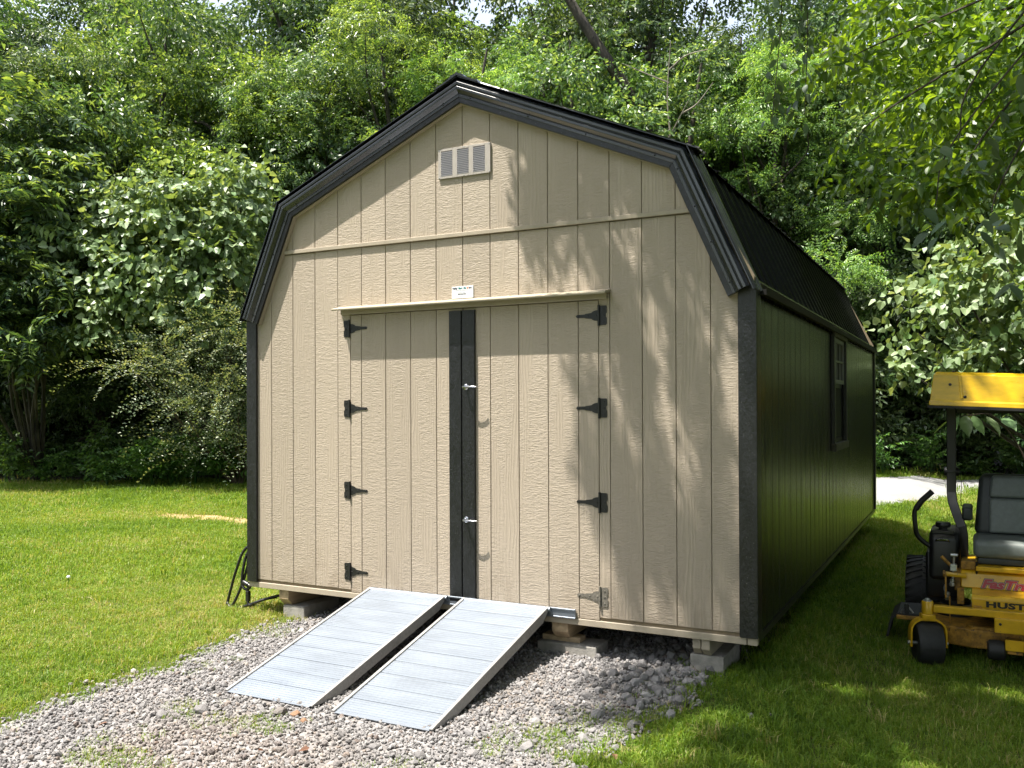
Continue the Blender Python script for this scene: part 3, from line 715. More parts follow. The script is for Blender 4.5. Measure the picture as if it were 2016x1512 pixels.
def make_ramp(x0, x1, yt, zt, yb, zb, label):
    cx = (x0 + x1) / 2; th = math.atan2(zt - zb, yt - yb); Lr = math.hypot(zt - zb, yt - yb)
    r = empty('loading_ramp', (cx, yb, zb), label, 'ramp', 'aluminium ramps up to the shed doors')
    r.rotation_euler = (th, 0, 0); w2 = (x1 - x0) / 2
    # deck of interlocking extruded planks; local y runs up the slope
    n = 10; pw = (Lr - .02) / n; meshes = []
    prof = [(0, -.004), (0, .0), (.002, .0022)]
    nr = 6
    for k in range(nr):
        a = .006 + k * (pw - .016) / nr; b = (pw - .016) / nr
        prof += [(a + b * .25, .0022), (a + b * .32, .0040), (a + b * .55, .0040), (a + b * .62, .0022)]
    prof += [(pw - .007, .0022), (pw - .005, 0), (pw - .005, -.004)]
    me = MB().prism(prof, -w2 + .019, w2 - .019, lambda p, q, t: (t, p, q)).mesh('deck_plank', M['aluminium'])
    MB().box(-w2 + .0193, w2 - .0193, .013, Lr - .012, -.0085, -.0045).build('deck_underlay', M['seam'], r)
    for k in range(n):
        o = link('deck_plank', me, None, r, (0, .012 + k * pw, .0)); o.location.z = random.uniform(-.0006, .0006)
    for s in (-1, 1):
        a, b = sorted((s * w2, s * (w2 - .019)))
        poly = [(0, .010), (0, .002), (.035, -.004), (.16, -.052), (Lr - .10, -.052), (Lr - .015, -.012), (Lr, .0), (Lr, .010)]
        MB().prism(poly, a, b, lambda p, q, t: (t, p, q)).build('side_rail', M['aluminium_rail'], r, bevel=.0012)
    MB().box(-w2 + .0192, w2 - .0192, -.004, .0115, -.001, .0015).build('toe_plate', M['aluminium'], r)
    MB().tube([(-w2 + .01, Lr - .006, -.006), (w2 + .012, Lr - .006, -.006)], .016, 12).build('hook_pipe', M['aluminium'], r, smooth=40)
    for yy in (.3, .65, 1.0):
        MB().box(-w2 + .02, w2 - .02, yy, yy + .03, -.045, -.006).build('cross_brace', M['aluminium'], r)
    return r
make_ramp(1.105, 1.715, -.030, .030, -1.360, -.290, 'left aluminium ramp nearest the lawn leading up to the shed door')
make_ramp(1.845, 2.455, -.030, .030, -1.365, -.290, 'right aluminium ramp in front of the right-hand shed door')

# ---- lettering
def text_mesh(name, body, size, mat, parent, loc, rot, align='LEFT', shear=0, bold=0, ext=.0004, sx=1.0, space=1.0):
    cu = bpy.data.curves.new(name, 'FONT'); cu.body = body; cu.size = size; cu.extrude = ext; cu.shear = shear; cu.offset = bold
    cu.align_x = align; cu.space_character = space; cu.resolution_u = 3
    t = bpy.data.objects.new(name, cu); COL.objects.link(t)
    dg = bpy.context.evaluated_depsgraph_get(); me = bpy.data.meshes.new_from_object(t.evaluated_get(dg)); me.name = name
    bpy.data.objects.remove(t); bpy.data.curves.remove(cu); me.materials.clear(); me.materials.append(mat)
    o = link(name, me, None, parent, loc); o.rotation_euler = rot; o.scale = (sx, 1, 1); return o
# ---- maker's plate above the doors
sg = MB((1.834, -.004, 1.974)).box(1.753, 1.915, -.006, -.0012, 1.974, 2.052).build('maker_sign', M['white_paint'], bevel=.001)
sg.location = (1.834, -.004, 1.974); tag(sg, 'small white printed sign plate standing on the ledge above the doors', 'sign')
def sgt(body, size, mat, x, z, bold=0, sx=1.0, align='CENTER'):
    text_mesh('lettering', body, size, M[mat], sg, (x - 1.834, -.0024, z - 1.974), (PI / 2, 0, 0), align, bold=bold, sx=sx)
sgt('Valley', .0185, 'navy_print', 1.758, 2.0345, .0006, .85, 'LEFT'); sgt('Barn', .0185, 'teal_print', 1.804, 2.0345, .0006, .85, 'LEFT')
sgt('Bui', .0185, 'teal_print', 1.842, 2.0345, .0006, .85, 'LEFT'); sgt('ld', .0185, 'orange_print', 1.8675, 2.0345, .0006, .85, 'LEFT'); sgt('ers', .0185, 'navy_print', 1.8825, 2.0345, .0006, .85, 'LEFT')
for z, a, b, h in ((2.0245, 1.775, 1.880, .0022), (2.0095, 1.800, 1.832, .0030), (2.0095, 1.836, 1.860, .0026), (1.9865, 1.805, 1.862, .0022)):
    x = a
    while x < b:
        ww = random.uniform(.004, .011)
        MB((1.834, -.004, 1.974)).box(x, min(x + ww, b), -.0066, -.0061, z, z + h).build('small_print', M['grey_print'], sg); x += ww + .0025
sgt('731-772-2652', .0125, 'navy_print', 1.833, 1.9975, .0003, .62) if False else None
for x, ww in ((1.800, .0075), (1.8085, .007), (1.8165, .006), (1.8245, .0065), (1.832, .0065), (1.841, .007), (1.849, .0065), (1.8565, .006)):
    MB((1.834, -.004, 1.974)).box(x, x + ww - .001, -.0066, -.0061, 1.9975, 2.0045).build('small_print', M['navy_print'], sg)

# ---- black hose hanging in loops at the left corner
def bez(pts, n=10):
    P = [Vector(p) for p in pts]; P = [2 * P[0] - P[1]] + P + [2 * P[-1] - P[-2]]; out = []
    for i in range(1, len(P) - 2):
        for k in range(n):
            t = k / n; a, b, c, d = P[i - 1], P[i], P[i + 1], P[i + 2]
            out.append(.5 * ((2 * b) + (-a + c) * t + (2 * a - 5 * b + 4 * c - d) * t * t + (-a + 3 * b - 3 * c + d) * t ** 3))
    return out + [P[-2]]
gz = g(-.3, .1)
hs = empty('garden_hose', (-.12, .1, gz), 'black rubber hose hanging in loose loops at the left corner of the shed', 'hose')
H = Vector(hs.location)
def hose(name, pts, r=.0105, n=10): return MB(H).tube(bez(pts), r, n).build(name, M['hose'], hs, smooth=60)
hose('loop', [(-.045, .16, .30), (-.10, .13, .24), (-.17, .10, .17), (-.235, .09, .02), (-.290, .09, -.13), (-.325, .09, -.235), (-.318, .085, gz + .03), (-.295, .08, gz + .012), (-.26, .085, -.235), (-.215, .095, -.15), (-.175, .10, -.06), (-.14, .11, .05), (-.125, .12, .16), (-.06, .15, .29)])
hose('loop', [(-.05, .16, .28), (-.13, .11, .17), (-.158, .09, .06), (-.17, .085, -.04), (-.165, .085, -.085), (-.135, .085, -.11), (-.10, .09, -.10), (-.085, .10, -.06)])
hose('loop', [(-.305, .075, gz + .012), (-.24, .08, -.262), (-.13, .085, -.235), (-.02, .10, -.195), (.10, .16, -.155), (.22, .26, -.14)])
hose('loop', [(-.10, .09, -.06), (-.115, .085, -.13), (-.112, .085, -.19), (-.10, .085, -.222), (-.07, .09, -.22), (.0, .12, -.185), (.09, .18, -.165)])
hose('loop', [(-.075, .10, -.06), (-.03, .12, -.085), (.04, .16, -.075), (.13, .24, -.068)], .009)
MB(H).lathe([(.017, 0), (.019, .008), (.019, .05), (.014, .055), (.014, .075)], (-.150, .080, -.055), (.8, 0, -.3), 12).build('connector', M['black_plastic'], hs, smooth=40)
MB(H).box(-.128, -.098, .075, .105, -.20, -.12).build('clip', M['black_plastic'], hs, bevel=.004)

# ================================================================== ride-on mower
MX, GM = 5.06, -.452
mower = empty('ride_on_mower', (MX, 2.1, GM), 'yellow zero-turn ride-on mower with a yellow canopy parked on the grass right of the shed', 'mower')
MO = rel(mower)
def mm(): return MB(MO)
def both(fn):
    for s in (-1, 1): fn(s)
def xs(s, x): return MX + s * (MX - x) * -1 if False else MX + s * (x - MX) * -1     # s=-1 keeps the seen side, +1 mirrors it
def tyre(name, c, r, w_, rim, n, axis_dir, parent, tread=False):
    prof = [(rim, -w_ * .40), (r * .80, -w_ * .50), (r * .93, -w_ * .47), (r * .985, -w_ * .36), (r, -w_ * .18), (r, w_ * .18), (r * .985, w_ * .36), (r * .93, w_ * .47), (r * .80, w_ * .50), (rim, w_ * .40)]
    m = mm().lathe(prof, c, axis_dir, n)
    if tread:
        a = Vector(axis_dir).normalized()
        for k in range(30):
            th = 2 * PI * k / 30
            for sgn in (-1, 1):
                t2 = th + (.1 if sgn > 0 else 0)
                rad = Vector((0, math.cos(t2), math.sin(t2))); tan = Vector((0, -math.sin(t2), math.cos(t2)))
                p0 = Vector(c) + rad * (r * .992) + a * (sgn * .008); p1 = Vector(c) + rad * (r * .955) + a * (sgn * w_ * .47) + tan * .045
                m.bar(p0, p1, .022, .020, rad)
    return m.build(name, M['rubber'], parent, smooth=45)
def caster(s):
    x, y, z = xs(s, 4.503), 1.52, GM + .140
    ya = .28 * (1 if s < 0 else .6)
    ax = Vector((math.cos(ya), math.sin(ya), 0)); dr = Vector((-math.sin(ya), math.cos(ya), 0))
    wh = tyre('caster_wheel', (x, y, z), .141, .165, .06, 32, ax, mower)
    mm().lathe([(.0, -.06), (.06, -.066), (.068, -.05), (.068, .05), (.06, .066), (.0, .06)], (x, y, z), ax, 20).build('hub', M['yellow'], wh, smooth=40)
    m = mm()                                   # arched fork over the tyre
    arc = []
    for k in range(13):
        t = PI * k / 12; arc.append((-.108 * math.cos(t), .070 + .098 * math.sin(t) ** .8))
    arc = [(-.108, -.02)] + arc + [(.108, -.02)]
    C0 = Vector((x, y, z))
    for (p0, q0), (p1, q1) in zip(arc[:-1], arc[1:]):
        m.bar(C0 + ax * p0 + Vector((0, 0, q0)), C0 + ax * p1 + Vector((0, 0, q1)), .012, .075, dr)
    m.build('fork', M['yellow'], mower, bevel=.002)
    mm().bar(C0 + Vector((0, 0, .152)), C0 + Vector((0, 0, .196)), .088, .075, dr).build('fork_block', M['yellow'], mower, bevel=.006)
    hb = mm().lathe([(.032, 0), (.036, .004), (.036, .080), (.033, .085)], (x, y, GM + .335), (0, 0, 1), 24).build('pivot_hub', M['yellow'], mower, smooth=40)
    mm().lathe([(.028, 0), (.028, .005), (.016, .007), (.016, .016), (.008, .018)], (x, y, GM + .420), (0, 0, 1), 14).build('cap_nut', M['steel'], hb, smooth=40)
    mm().tube([C0 - ax * .125, C0 + ax * .125], .012, 10).build('axle', M['steel'], mower)
both(caster)
# front axle tube and bumper plate
mm().box(4.5385, 2 * MX - 4.5385, 1.49, 1.545, GM + .352, GM + .398).build('front_axle', M['yellow'], mower, bevel=.005)
mm().box(4.892, 2 * MX - 4.892, 1.447, 1.4895, GM + .268, GM + .358).build('front_plate', M['yellow'], mower, bevel=.005)
for x in (4.925, 2 * MX - 4.925): mm().lathe([(.009, 0), (.008, .003), (.003, .005)], (x, 1.447, GM + .325), (0, -1, 0), 10).build('bolt', M['black_print'], mower)
both(lambda s: mm().bar((xs(s, 4.80), 1.53, GM + .375), (xs(s, 4.80), 2.9, GM + .36), .05, .06).build('frame_rail', M['yellow_dirty'], mower, bevel=.004))
# footplate with maker's name
fp = mm().prism([(1.60, .372), (1.588, .378), (1.588, .448), (1.605, .470), (1.86, .478), (1.86, .372)], 4.765, 2 * MX - 4.765, lambda p, q, t: (t, p, GM + q)).build('footplate', M['yellow'], mower, bevel=.003)
text_mesh('lettering', 'HUSTLER', .050, M['black_print'], fp, (4.846 - MX, 1.5868 - 2.1, .400), (PI / 2, 0, 0), bold=.0026, sx=1.72, space=1.06)
# body panel under the seat
bp_ = mm().prism([(1.87, .472), (1.805, .476), (1.83, .575), (1.86, .592), (2.55, .592), (2.55, .472)], 4.700, 2 * MX - 4.715, lambda p, q, t: (t, p, GM + q)).build('body_panel', M['yellow'], mower, bevel=.006)
tilt = math.atan2(.575 - .476, .025)
def decal(body, size, mat, z, dx, dy, bold, sh=.28):
    return text_mesh('lettering', body, size, M[mat], bp_, (4.822 - MX + dx, 1.805 + (z - .476) / .099 * .025 - 2.1 - dy, z), (tilt, 0, 0), bold=bold, shear=sh, sx=1.30, space=1.0)
decal('FasTrak', .078, 'black_print', .486, 0, .0010, .0080); decal('FasTrak', .078, 'silver_print', .486, 0, .0020, .0050); decal('FasTrak', .078, 'red_print', .486, 0, .0030, .0036)
mm().box(4.79, 2 * MX - 4.79, 1.80, 2.5, GM + .5935, GM + .624).build('seat_pan', M['yellow'], mower, bevel=.004)
both(lambda s: mm().box(min(xs(s, 4.70), xs(s, 4.79)), max(xs(s, 4.70), xs(s, 4.79)), 1.84, 1.98, GM + .594, GM + .645).build('seat_bracket', M['yellow_dirty'], mower, bevel=.004))
both(lambda s: mm().tube([(xs(s, 4.795), 1.835, GM + .55), (xs(s, 4.795), 1.83, GM + .65)], .007, 8).build('latch_rod', M['iron'], mower))
# seat
seat = empty('seat', (0, 0, 0), None, None); seat.parent = mower
def soft(name, x0, x1, y0, y1, z0, z1, mat, parent, bev=.05, fn=None):
    m = MB(MO); nx, ny, nz = 8, 8, 3
    m.box(x0, x1, y0, y1, z0, z1); me = m.mesh(name, mat, bevel=bev, seg=5)
    if fn:
        for v in me.vertices: v.co = fn(v.co)
    me.shade_smooth(); return link(name, me, None, parent)
mower_seat = soft('seat_cushion', 4.775, 2 * MX - 4.775, 1.86, 2.34, GM + .672, GM + .792, M['vinyl'], mower, .04)
bpy.data.objects.remove(seat)
soft('seat_base', 4.80, 2 * MX - 4.80, 1.89, 2.32, GM + .628, GM + .675, M['vinyl_dark'], mower, .012)
def backf(v):
    # v local to the mower: lean back and narrow towards the top
    t = (v.z - .77) / .45; k = 1 - .16 * max(0, t) ** 3
    return Vector((v.x * k, v.y + .10 * t, v.z))
bk = soft('backrest', 4.785, 2 * MX - 4.785, 2.27, 2.36, GM + .775, GM + 1.215, M['vinyl_dark'], mower, .045, backf)
def centref(v):
    w_ = backf(v); return Vector((w_.x, w_.y, w_.z))
soft('back_cushion', 4.875, 2 * MX - 4.875, 2.225, 2.30, GM + .80, GM + 1.045, M['vinyl'], bk, .022, centref)
soft('head_cushion', 4.87, 2 * MX - 4.87, 2.228, 2.30, GM + 1.047, GM + 1.205, M['vinyl'], bk, .024, centref)
both(lambda s: soft('armrest', min(xs(s, 4.705), xs(s, 4.775)), max(xs(s, 4.705), xs(s, 4.775)), 2.15, 2.46, GM + .89, GM + .985, M['vinyl_dark'], mower, .02))
# fuel tank with cap on the side seen, and its twin
def tank(s):
    a, b = sorted((xs(s, 4.495), xs(s, 4.688)))
    m = MB(MO).prism([(1.98, .48), (2.00, .775), (2.06, .822), (2.55, .81), (2.60, .48)], a, b, lambda p, q, t: (t, p, GM + q))
    t = link('fuel_tank', m.mesh('fuel_tank', M['black_plastic'], bevel=.035, seg=4, smooth=50), None, mower)
    x = xs(s, 4.583)
    mm().lathe([(.040, .0), (.040, .022), (.030, .028), (.030, .040), (.048, .044), (.051, .052), (.051, .070), (.046, .078), (.02, .081)], (x, 2.13, GM + .796), (0, 0, 1), 22).build('fuel_cap', M['black_plastic'], t, smooth=40)
    mm().tube(bez([(x - .045, 2.005, GM + .752), (x - .03, 1.985, GM + .764), (x + .03, 1.985, GM + .764), (x + .045, 2.005, GM + .752)], 5), .008, 8).build('hand_hold', M['chrome'], t)
    mm().box(x - .075, x + .075, 2.03, 2.10, GM + .80, GM + .825).build('tank_top', M['black_plastic'], t, bevel=.006)
    a2, b2 = sorted((xs(s, 4.472), xs(s, 4.692)))
    m = mm().prism([(2.04, .34), (2.02, .50), (2.04, .67), (2.50, .67), (2.50, .34)], a2, b2, lambda p, q, t: (t, p, GM + q)); link('side_fender', m.mesh('side_fender', M['black_plastic'], bevel=.02, seg=3, smooth=50), None, mower)
both(tank)
# steering levers
def lever(s):
    P = [(4.515, 2.03, GM + .70), (4.455, 2.02, GM + .745), (4.418, 2.01, GM + .79), (4.408, 2.0, GM + .85), (4.402, 2.0, GM + .94), (4.412, 2.0, GM + .975), (4.450, 2.0, GM + 1.035), (4.520, 2.0, GM + 1.105)]
    P = [(xs(s, p[0]), p[1], p[2]) for p in P]
    o = mm().tube(bez(P, 6), .0165, 12).build('steering_lever', M['black_powder'], mower, smooth=60)
    mm().tube([P[5], P[6], P[7]], .0205, 12).build('grip', M['rubber'], o, smooth=60)
both(lever)
# roll bar
def rops(s):
    pts = [(4.634, 2.5, GM + 1.72), (4.634, 2.5, GM + 1.3), (4.632, 2.5, GM + 1.06), (4.640, 2.485, GM + .99), (4.668, 2.46, GM + .90), (4.700, 2.44, GM + .81), (4.711, 2.44, GM + .74), (4.712, 2.45, GM + .56), (4.712, 2.46, GM + .40)]
    m = mm().tube([(xs(s, p[0]), p[1], p[2]) for p in pts], .046, 4, True, PI / 4)
    o = m.build('roll_bar_post', M['black_powder'], mower, bevel=.005)
    mm().lathe([(.030, -.05), (.034, -.045), (.034, .045), (.030, .05)], (xs(s, 4.634), 2.5, GM + 1.215), (1, 0, 0), 16).build('hinge_pin', M['black_powder'], o, smooth=40)
    mm().tube(bez([(xs(s, 4.69), 2.46, GM + 1.215), (xs(s, 4.70), 2.45, GM + 1.12), (xs(s, 4.695), 2.45, GM + 1.02), (xs(s, 4.70), 2.46, GM + .96)], 6), .0025, 6).build('lanyard', M['rubber'], o)
both(rops)
mm().box(4.668, 2 * MX - 4.668, 2.47, 2.53, GM + 1.655, GM + 1.715).build('roll_bar_top', M['black_powder'], mower, bevel=.005)
# canopy: a moulded shell, hollow underneath
def canopy():
    m = mm(); y0, y1 = 1.70, 3.10; x0, x1 = MX - .548, MX + .548; zb, zt = GM + 1.718, GM + 1.950
    ring0 = [(x0, y0), (x1, y0), (x1, y1), (x0, y1)]
    def lvl(i, z): return [(x0 + i, y0 + i * 1.7, z), (x1 - i, y0 + i * 1.7, z), (x1 - i, y1 - i * 1.7, z), (x0 + i, y1 - i * 1.7, z)]
    levels = [lvl(.012, zb), lvl(.0, zb), lvl(.002, zb + .030), lvl(.007, zb + .036), lvl(.028, zt - .02), lvl(.048, zt)]
    inner = [lvl(.055, zt - .012), lvl(.034, zt - .026), lvl(.014, zb + .03), lvl(.012, zb)]
    vs = [v for l in levels for v in l]; fs = []
    for i in range(1, len(levels) - 1):
        for k in range(4): fs.append((i * 4 + k, i * 4 + (k + 1) % 4, (i + 1) * 4 + (k + 1) % 4, (i + 1) * 4 + k))
    n = len(levels) * 4; fs.append(tuple(range(n - 4, n)))
    vs += [v for l in inner for v in l]
    for i in range(len(inner) - 1):
        for k in range(4): fs.append((n + i * 4 + k, n + (i + 1) * 4 + k, n + (i + 1) * 4 + (k + 1) % 4, n + i * 4 + (k + 1) % 4))
    for k in range(4): fs.append((4 + k, n + 12 + k, n + 12 + (k + 1) % 4, 4 + (k + 1) % 4))
    fs.append((n, n + 3, n + 2, n + 1)); vs2 = vs
    # shear: the canopy sits slightly askew, lower on one side
    vs2 = [(v[0], v[1], v[2] - (v[0] - x0) * .045) for v in vs]
    m.add(vs2, fs); o = m.build('canopy', M['yellow_canopy'], mower, bevel=.006, seg=2)
    e = mm(); z = zb - .008
    for a, b in (((x0 - .003, y0 - .003), (x1 + .003, y0 - .003)), ((x1 + .003, y0 - .003), (x1 + .003, y1)), ((x1 + .003, y1), (x0 - .003, y1)), ((x0 - .003, y1), (x0 - .003, y0 - .003))):
        f = lambda p: (p[0], p[1], z - (p[0] - x0) * .045)
        e.bar(f(a), f(b), .012, .018)
    e.build('edge_trim', M['rubber'], o)
    # raised moulding on the front face and its fixings
    for xr in (x0 + .195, x1 - .195):
        zf = lambda z_: z_ - (xr - x0) * .045
        mm().bar((xr + .006, y0 + .012, zf(zb + .05)), (xr - .006, y0 + .046, zf(zt - .022)), .018, .010, (0, 1, 0)).build('moulding', M['yellow_canopy'], o, bevel=.003)
    for xr, k in ((x0 + .13, .62), (x0 + .22, .16), (x1 - .13, .62), (x1 - .22, .16)):
        zz = zb + .036 + k * (zt - zb - .056); yy = y0 + .012 + k * .036
        mm().lathe([(.011, 0), (.010, .004), (.004, .007)], (xr, yy + .002, zz - (xr - x0) * .045), (0, -1, .18), 10).build('fixing', M['black_print'], o)
    mm().lathe([(.011, 0), (.010, .004), (.004, .007)], (x0 + .15, y0 + .09, zt - .006), (0, -.3, 1), 10).build('fixing', M['black_print'], o)
canopy()
both(lambda s: mm().bar((xs(s, 4.634), 2.0, GM + 1.705), (xs(s, 4.634), 2.95, GM + 1.705), .05, .02).build('canopy_bracket', M['black_powder'], mower, bevel=.003))
# rear wheels, engine, deck
both(lambda s: (lambda w_: mm().lathe([(.0, -.05), (.11, -.07), (.13, -.085), (.13, .085), (.11, .07), (.0, .05)], (xs(s, 4.43), 2.72, GM + .265), (1, 0, 0), 20).build('rim', M['yellow_dirty'], w_, smooth=40))(tyre('drive_wheel', (xs(s, 4.43), 2.72, GM + .265), .262, .25, .13, 40, (1, 0, 0), mower, True)))
en = mm().box(MX - .26, MX + .26, 2.62, 3.25, GM + .42, GM + .78).build('engine', M['black_powder'], mower, bevel=.03, seg=3)
mm().lathe([(.16, 0), (.17, .02), (.15, .05), (.05, .06)], (MX, 2.95, GM + .78), (0, 0, 1), 24).build('engine_shroud', M['black_plastic'], en, smooth=40)
mm().prism([(-.66, 1.95), (-.60, 1.70), (-.30, 1.60), (.30, 1.60), (.60, 1.70), (.68, 1.95), (.66, 2.35), (.3, 2.50), (-.3, 2.50), (-.64, 2.35)], GM + .118, GM + .243, lambda p, q, t: (MX + p, q, t)).build('cutting_deck', M['yellow_dirty'], mower, bevel=.012, seg=2)
mm().prism([(-.30, 1.60), (.30, 1.60), (.33, 1.64), (-.33, 1.64)], GM + .2435, GM + .262, lambda p, q, t: (MX + p, q, t)).build('deck_rim', M['yellow_dirty'], mower)
for px, py in ((-.40, 2.05), (0, 1.95), (.40, 2.05)):
    mm().lathe([(.13, 0), (.13, .02), (.05, .03), (.05, .07), (.10, .075), (.10, .10), (.03, .11)], (MX + px, py, GM + .2435), (0, 0, 1), 20).build('spindle_cover', M['black_powder'], mower, smooth=40)
# rubber discharge chute, side seen
ch = mm().prism([(4.44, .262), (4.30, .258), (4.255, .225), (4.225, .09), (4.240, .09), (4.268, .215), (4.305, .246), (4.44, .250)], 1.80, 2.20, lambda p, q, t: (p, t, GM + q)).build('discharge_chute', M['rubber'], mower)
mm().box(4.295, 4.45, 1.77, 1.83, GM + .225, GM + .2495).build('chute_hinge', M['yellow_dirty'], ch, bevel=.003)
mm().tube([(4.32, 1.80, GM + .265), (4.36, 1.80, GM + .325), (4.40, 1.80, GM + .27)], .008, 8).build('chute_spring', M['steel'], ch)
mm().box(4.345, 4.375, 1.79, 1.81, GM + .262, GM + .33).build('chute_bracket', M['iron'], ch, bevel=.003)
# roller at the front of the deck with its bracket
rl = mm().lathe([(.0, -.05), (.045, -.052), (.060, -.042), (.064, 0), (.060, .042), (.045, .052), (.0, .05)], (4.903, 1.50, GM + .148), (1, 0, 0), 22).build('deck_roller', M['rubber'], mower, smooth=40)
mm().box(4.963, 5.05, 1.47, 1.60, GM + .134, GM + .215).build('roller_bracket', M['yellow_dirty'], mower, bevel=.004)
mm().box(4.952, 5.055, 1.455, 1.469, GM + .160, GM + .228).build('roller_plate', M['yellow'], mower, bevel=.002)
# deck-lift linkage beside the footplate
m = mm().bar((4.605, 1.79, GM + .563), (4.735, 1.79, GM + .558), .030, .030); o = link('lift_handle', m.mesh('lift_handle', M['yellow'], bevel=.006, seg=2, smooth=40), None, mower)
mm().lathe([(.020, 0), (.022, .004), (.022, .012), (.020, .014)], (4.603, 1.79, GM + .563), (-1, 0, 0), 12).build('washer', M['yellow_dirty'], o)
mm().bar((4.607, 1.79, GM + .575), (4.607, 1.77, GM + .40), .010, .034, (0, 1, 0)).build('lift_strap', M['yellow_dirty'], mower, bevel=.002)
mm().bar((4.632, 1.74, GM + .42), (4.632, 1.72, GM + .22), .008, .038, (0, 1, 0)).build('hanger_strap', M['yellow_dirty'], mower, bevel=.002)
mm().tube([(4.648, 1.80, GM + .48), (4.658, 1.80, GM + .690)], .0075, 10).build('lift_rod', M['steel'], mower)
mm().tube([(4.638, 1.80, GM + .692), (4.680, 1.80, GM + .692)], .011, 10).build('rod_tee', M['steel'], mower)
mm().tube([(4.580, 1.82, GM + .675), (4.645, 1.80, GM + .610)], .011, 10).build('height_pin', M['yellow_dirty'], mower)
mm().box(4.632, 4.676, 1.775, 1.83, GM + .585, GM + .63).build('rod_clevis', M['steel'], mower, bevel=.004)
for z, r in ((.52, .014), (.495, .018), (.43, .018), (.40, .014)):
    mm().lathe([(r * .8, -.012), (r, -.008), (r, .008), (r * .8, .012)], (4.645 if z > .45 else 4.615, 1.775, GM + z), (0, 0, 1), 8).build('nut', M['steel'], mower)
mm().tube(bez([(4.605, 1.78, GM + .49), (4.598, 1.775, GM + .465), (4.605, 1.77, GM + .44), (4.613, 1.77, GM + .41)], 5), .006, 8).build('chain', M['steel'], mower)
mm().box(4.676, 4.719, 1.80, 1.86, GM + .36, GM + .471).build('frame_upright', M['yellow_dirty'], mower, bevel=.004)
mm().box(4.66, 4.6995, 1.82, 2.3, GM + .45, GM + .575).build('side_panel', M['yellow_dirty'], mower, bevel=.004)

# ================================================================== foliage
def rot_from(d, roll, tilt):
    """(n,3,3) frames with x along d, z near the sky"""
    d = d / np.linalg.norm(d, axis=1, keepdims=True)
    up = np.zeros_like(d); up[:, 2] = 1; up[np.abs(d[:, 2]) > .95] = (1, 0, 0)
    y = np.cross(up, d); y /= np.linalg.norm(y, axis=1, keepdims=True); z = np.cross(d, y)
    c, s = np.cos(roll)[:, None], np.sin(roll)[:, None]
    y2 = y * c + z * s; z2 = z * c - y * s
    return np.stack([d, y2, z2], 1)            # rows are the local axes
def leaf(kind, l, w_, droop, r):
    """one leaf along +x from the origin, folded on its midrib; returns verts and quads"""
    h = w_ * r.uniform(.10, .30)
    if kind == 'rhomb':
        return np.array([(0, 0, 0), (l * .45, -w_ / 2, h), (l, 0, -droop * l), (l * .45, w_ / 2, h)]), np.array([(0, 1, 2, 3)])
    if kind == 'oval':
        V = [(0, 0, 0), (l * .28, -w_ * .47, h), (l * .68, -w_ * .36, h * .7 - droop * l * .4), (l, 0, -droop * l), (l * .68, w_ * .36, h * .7 - droop * l * .4), (l * .28, w_ * .47, h)]
        return np.array(V), np.array([(0, 1, 2, 3), (0, 3, 4, 5)])
    if kind == 'heart':
        V = [(l * .06, 0, 0), (-l * .02, -w_ * .30, h * .6), (l * .38, -w_ * .52, h), (l * .74, -w_ * .28, h * .3 - droop * l * .5), (l, 0, -droop * l), (l * .74, w_ * .28, h * .3 - droop * l * .5), (l * .38, w_ * .52, h), (-l * .02, w_ * .30, h * .6)]
        return np.array(V), np.array([(0, 1, 2, 3), (0, 3, 4, 4), (0, 4, 5, 5), (0, 5, 6, 7)])
def place(V, pos, d, roll, r):
    R_ = rot_from(np.array([d], float), np.array([roll]), 0)[0]; return V @ R_ + np.array(pos)
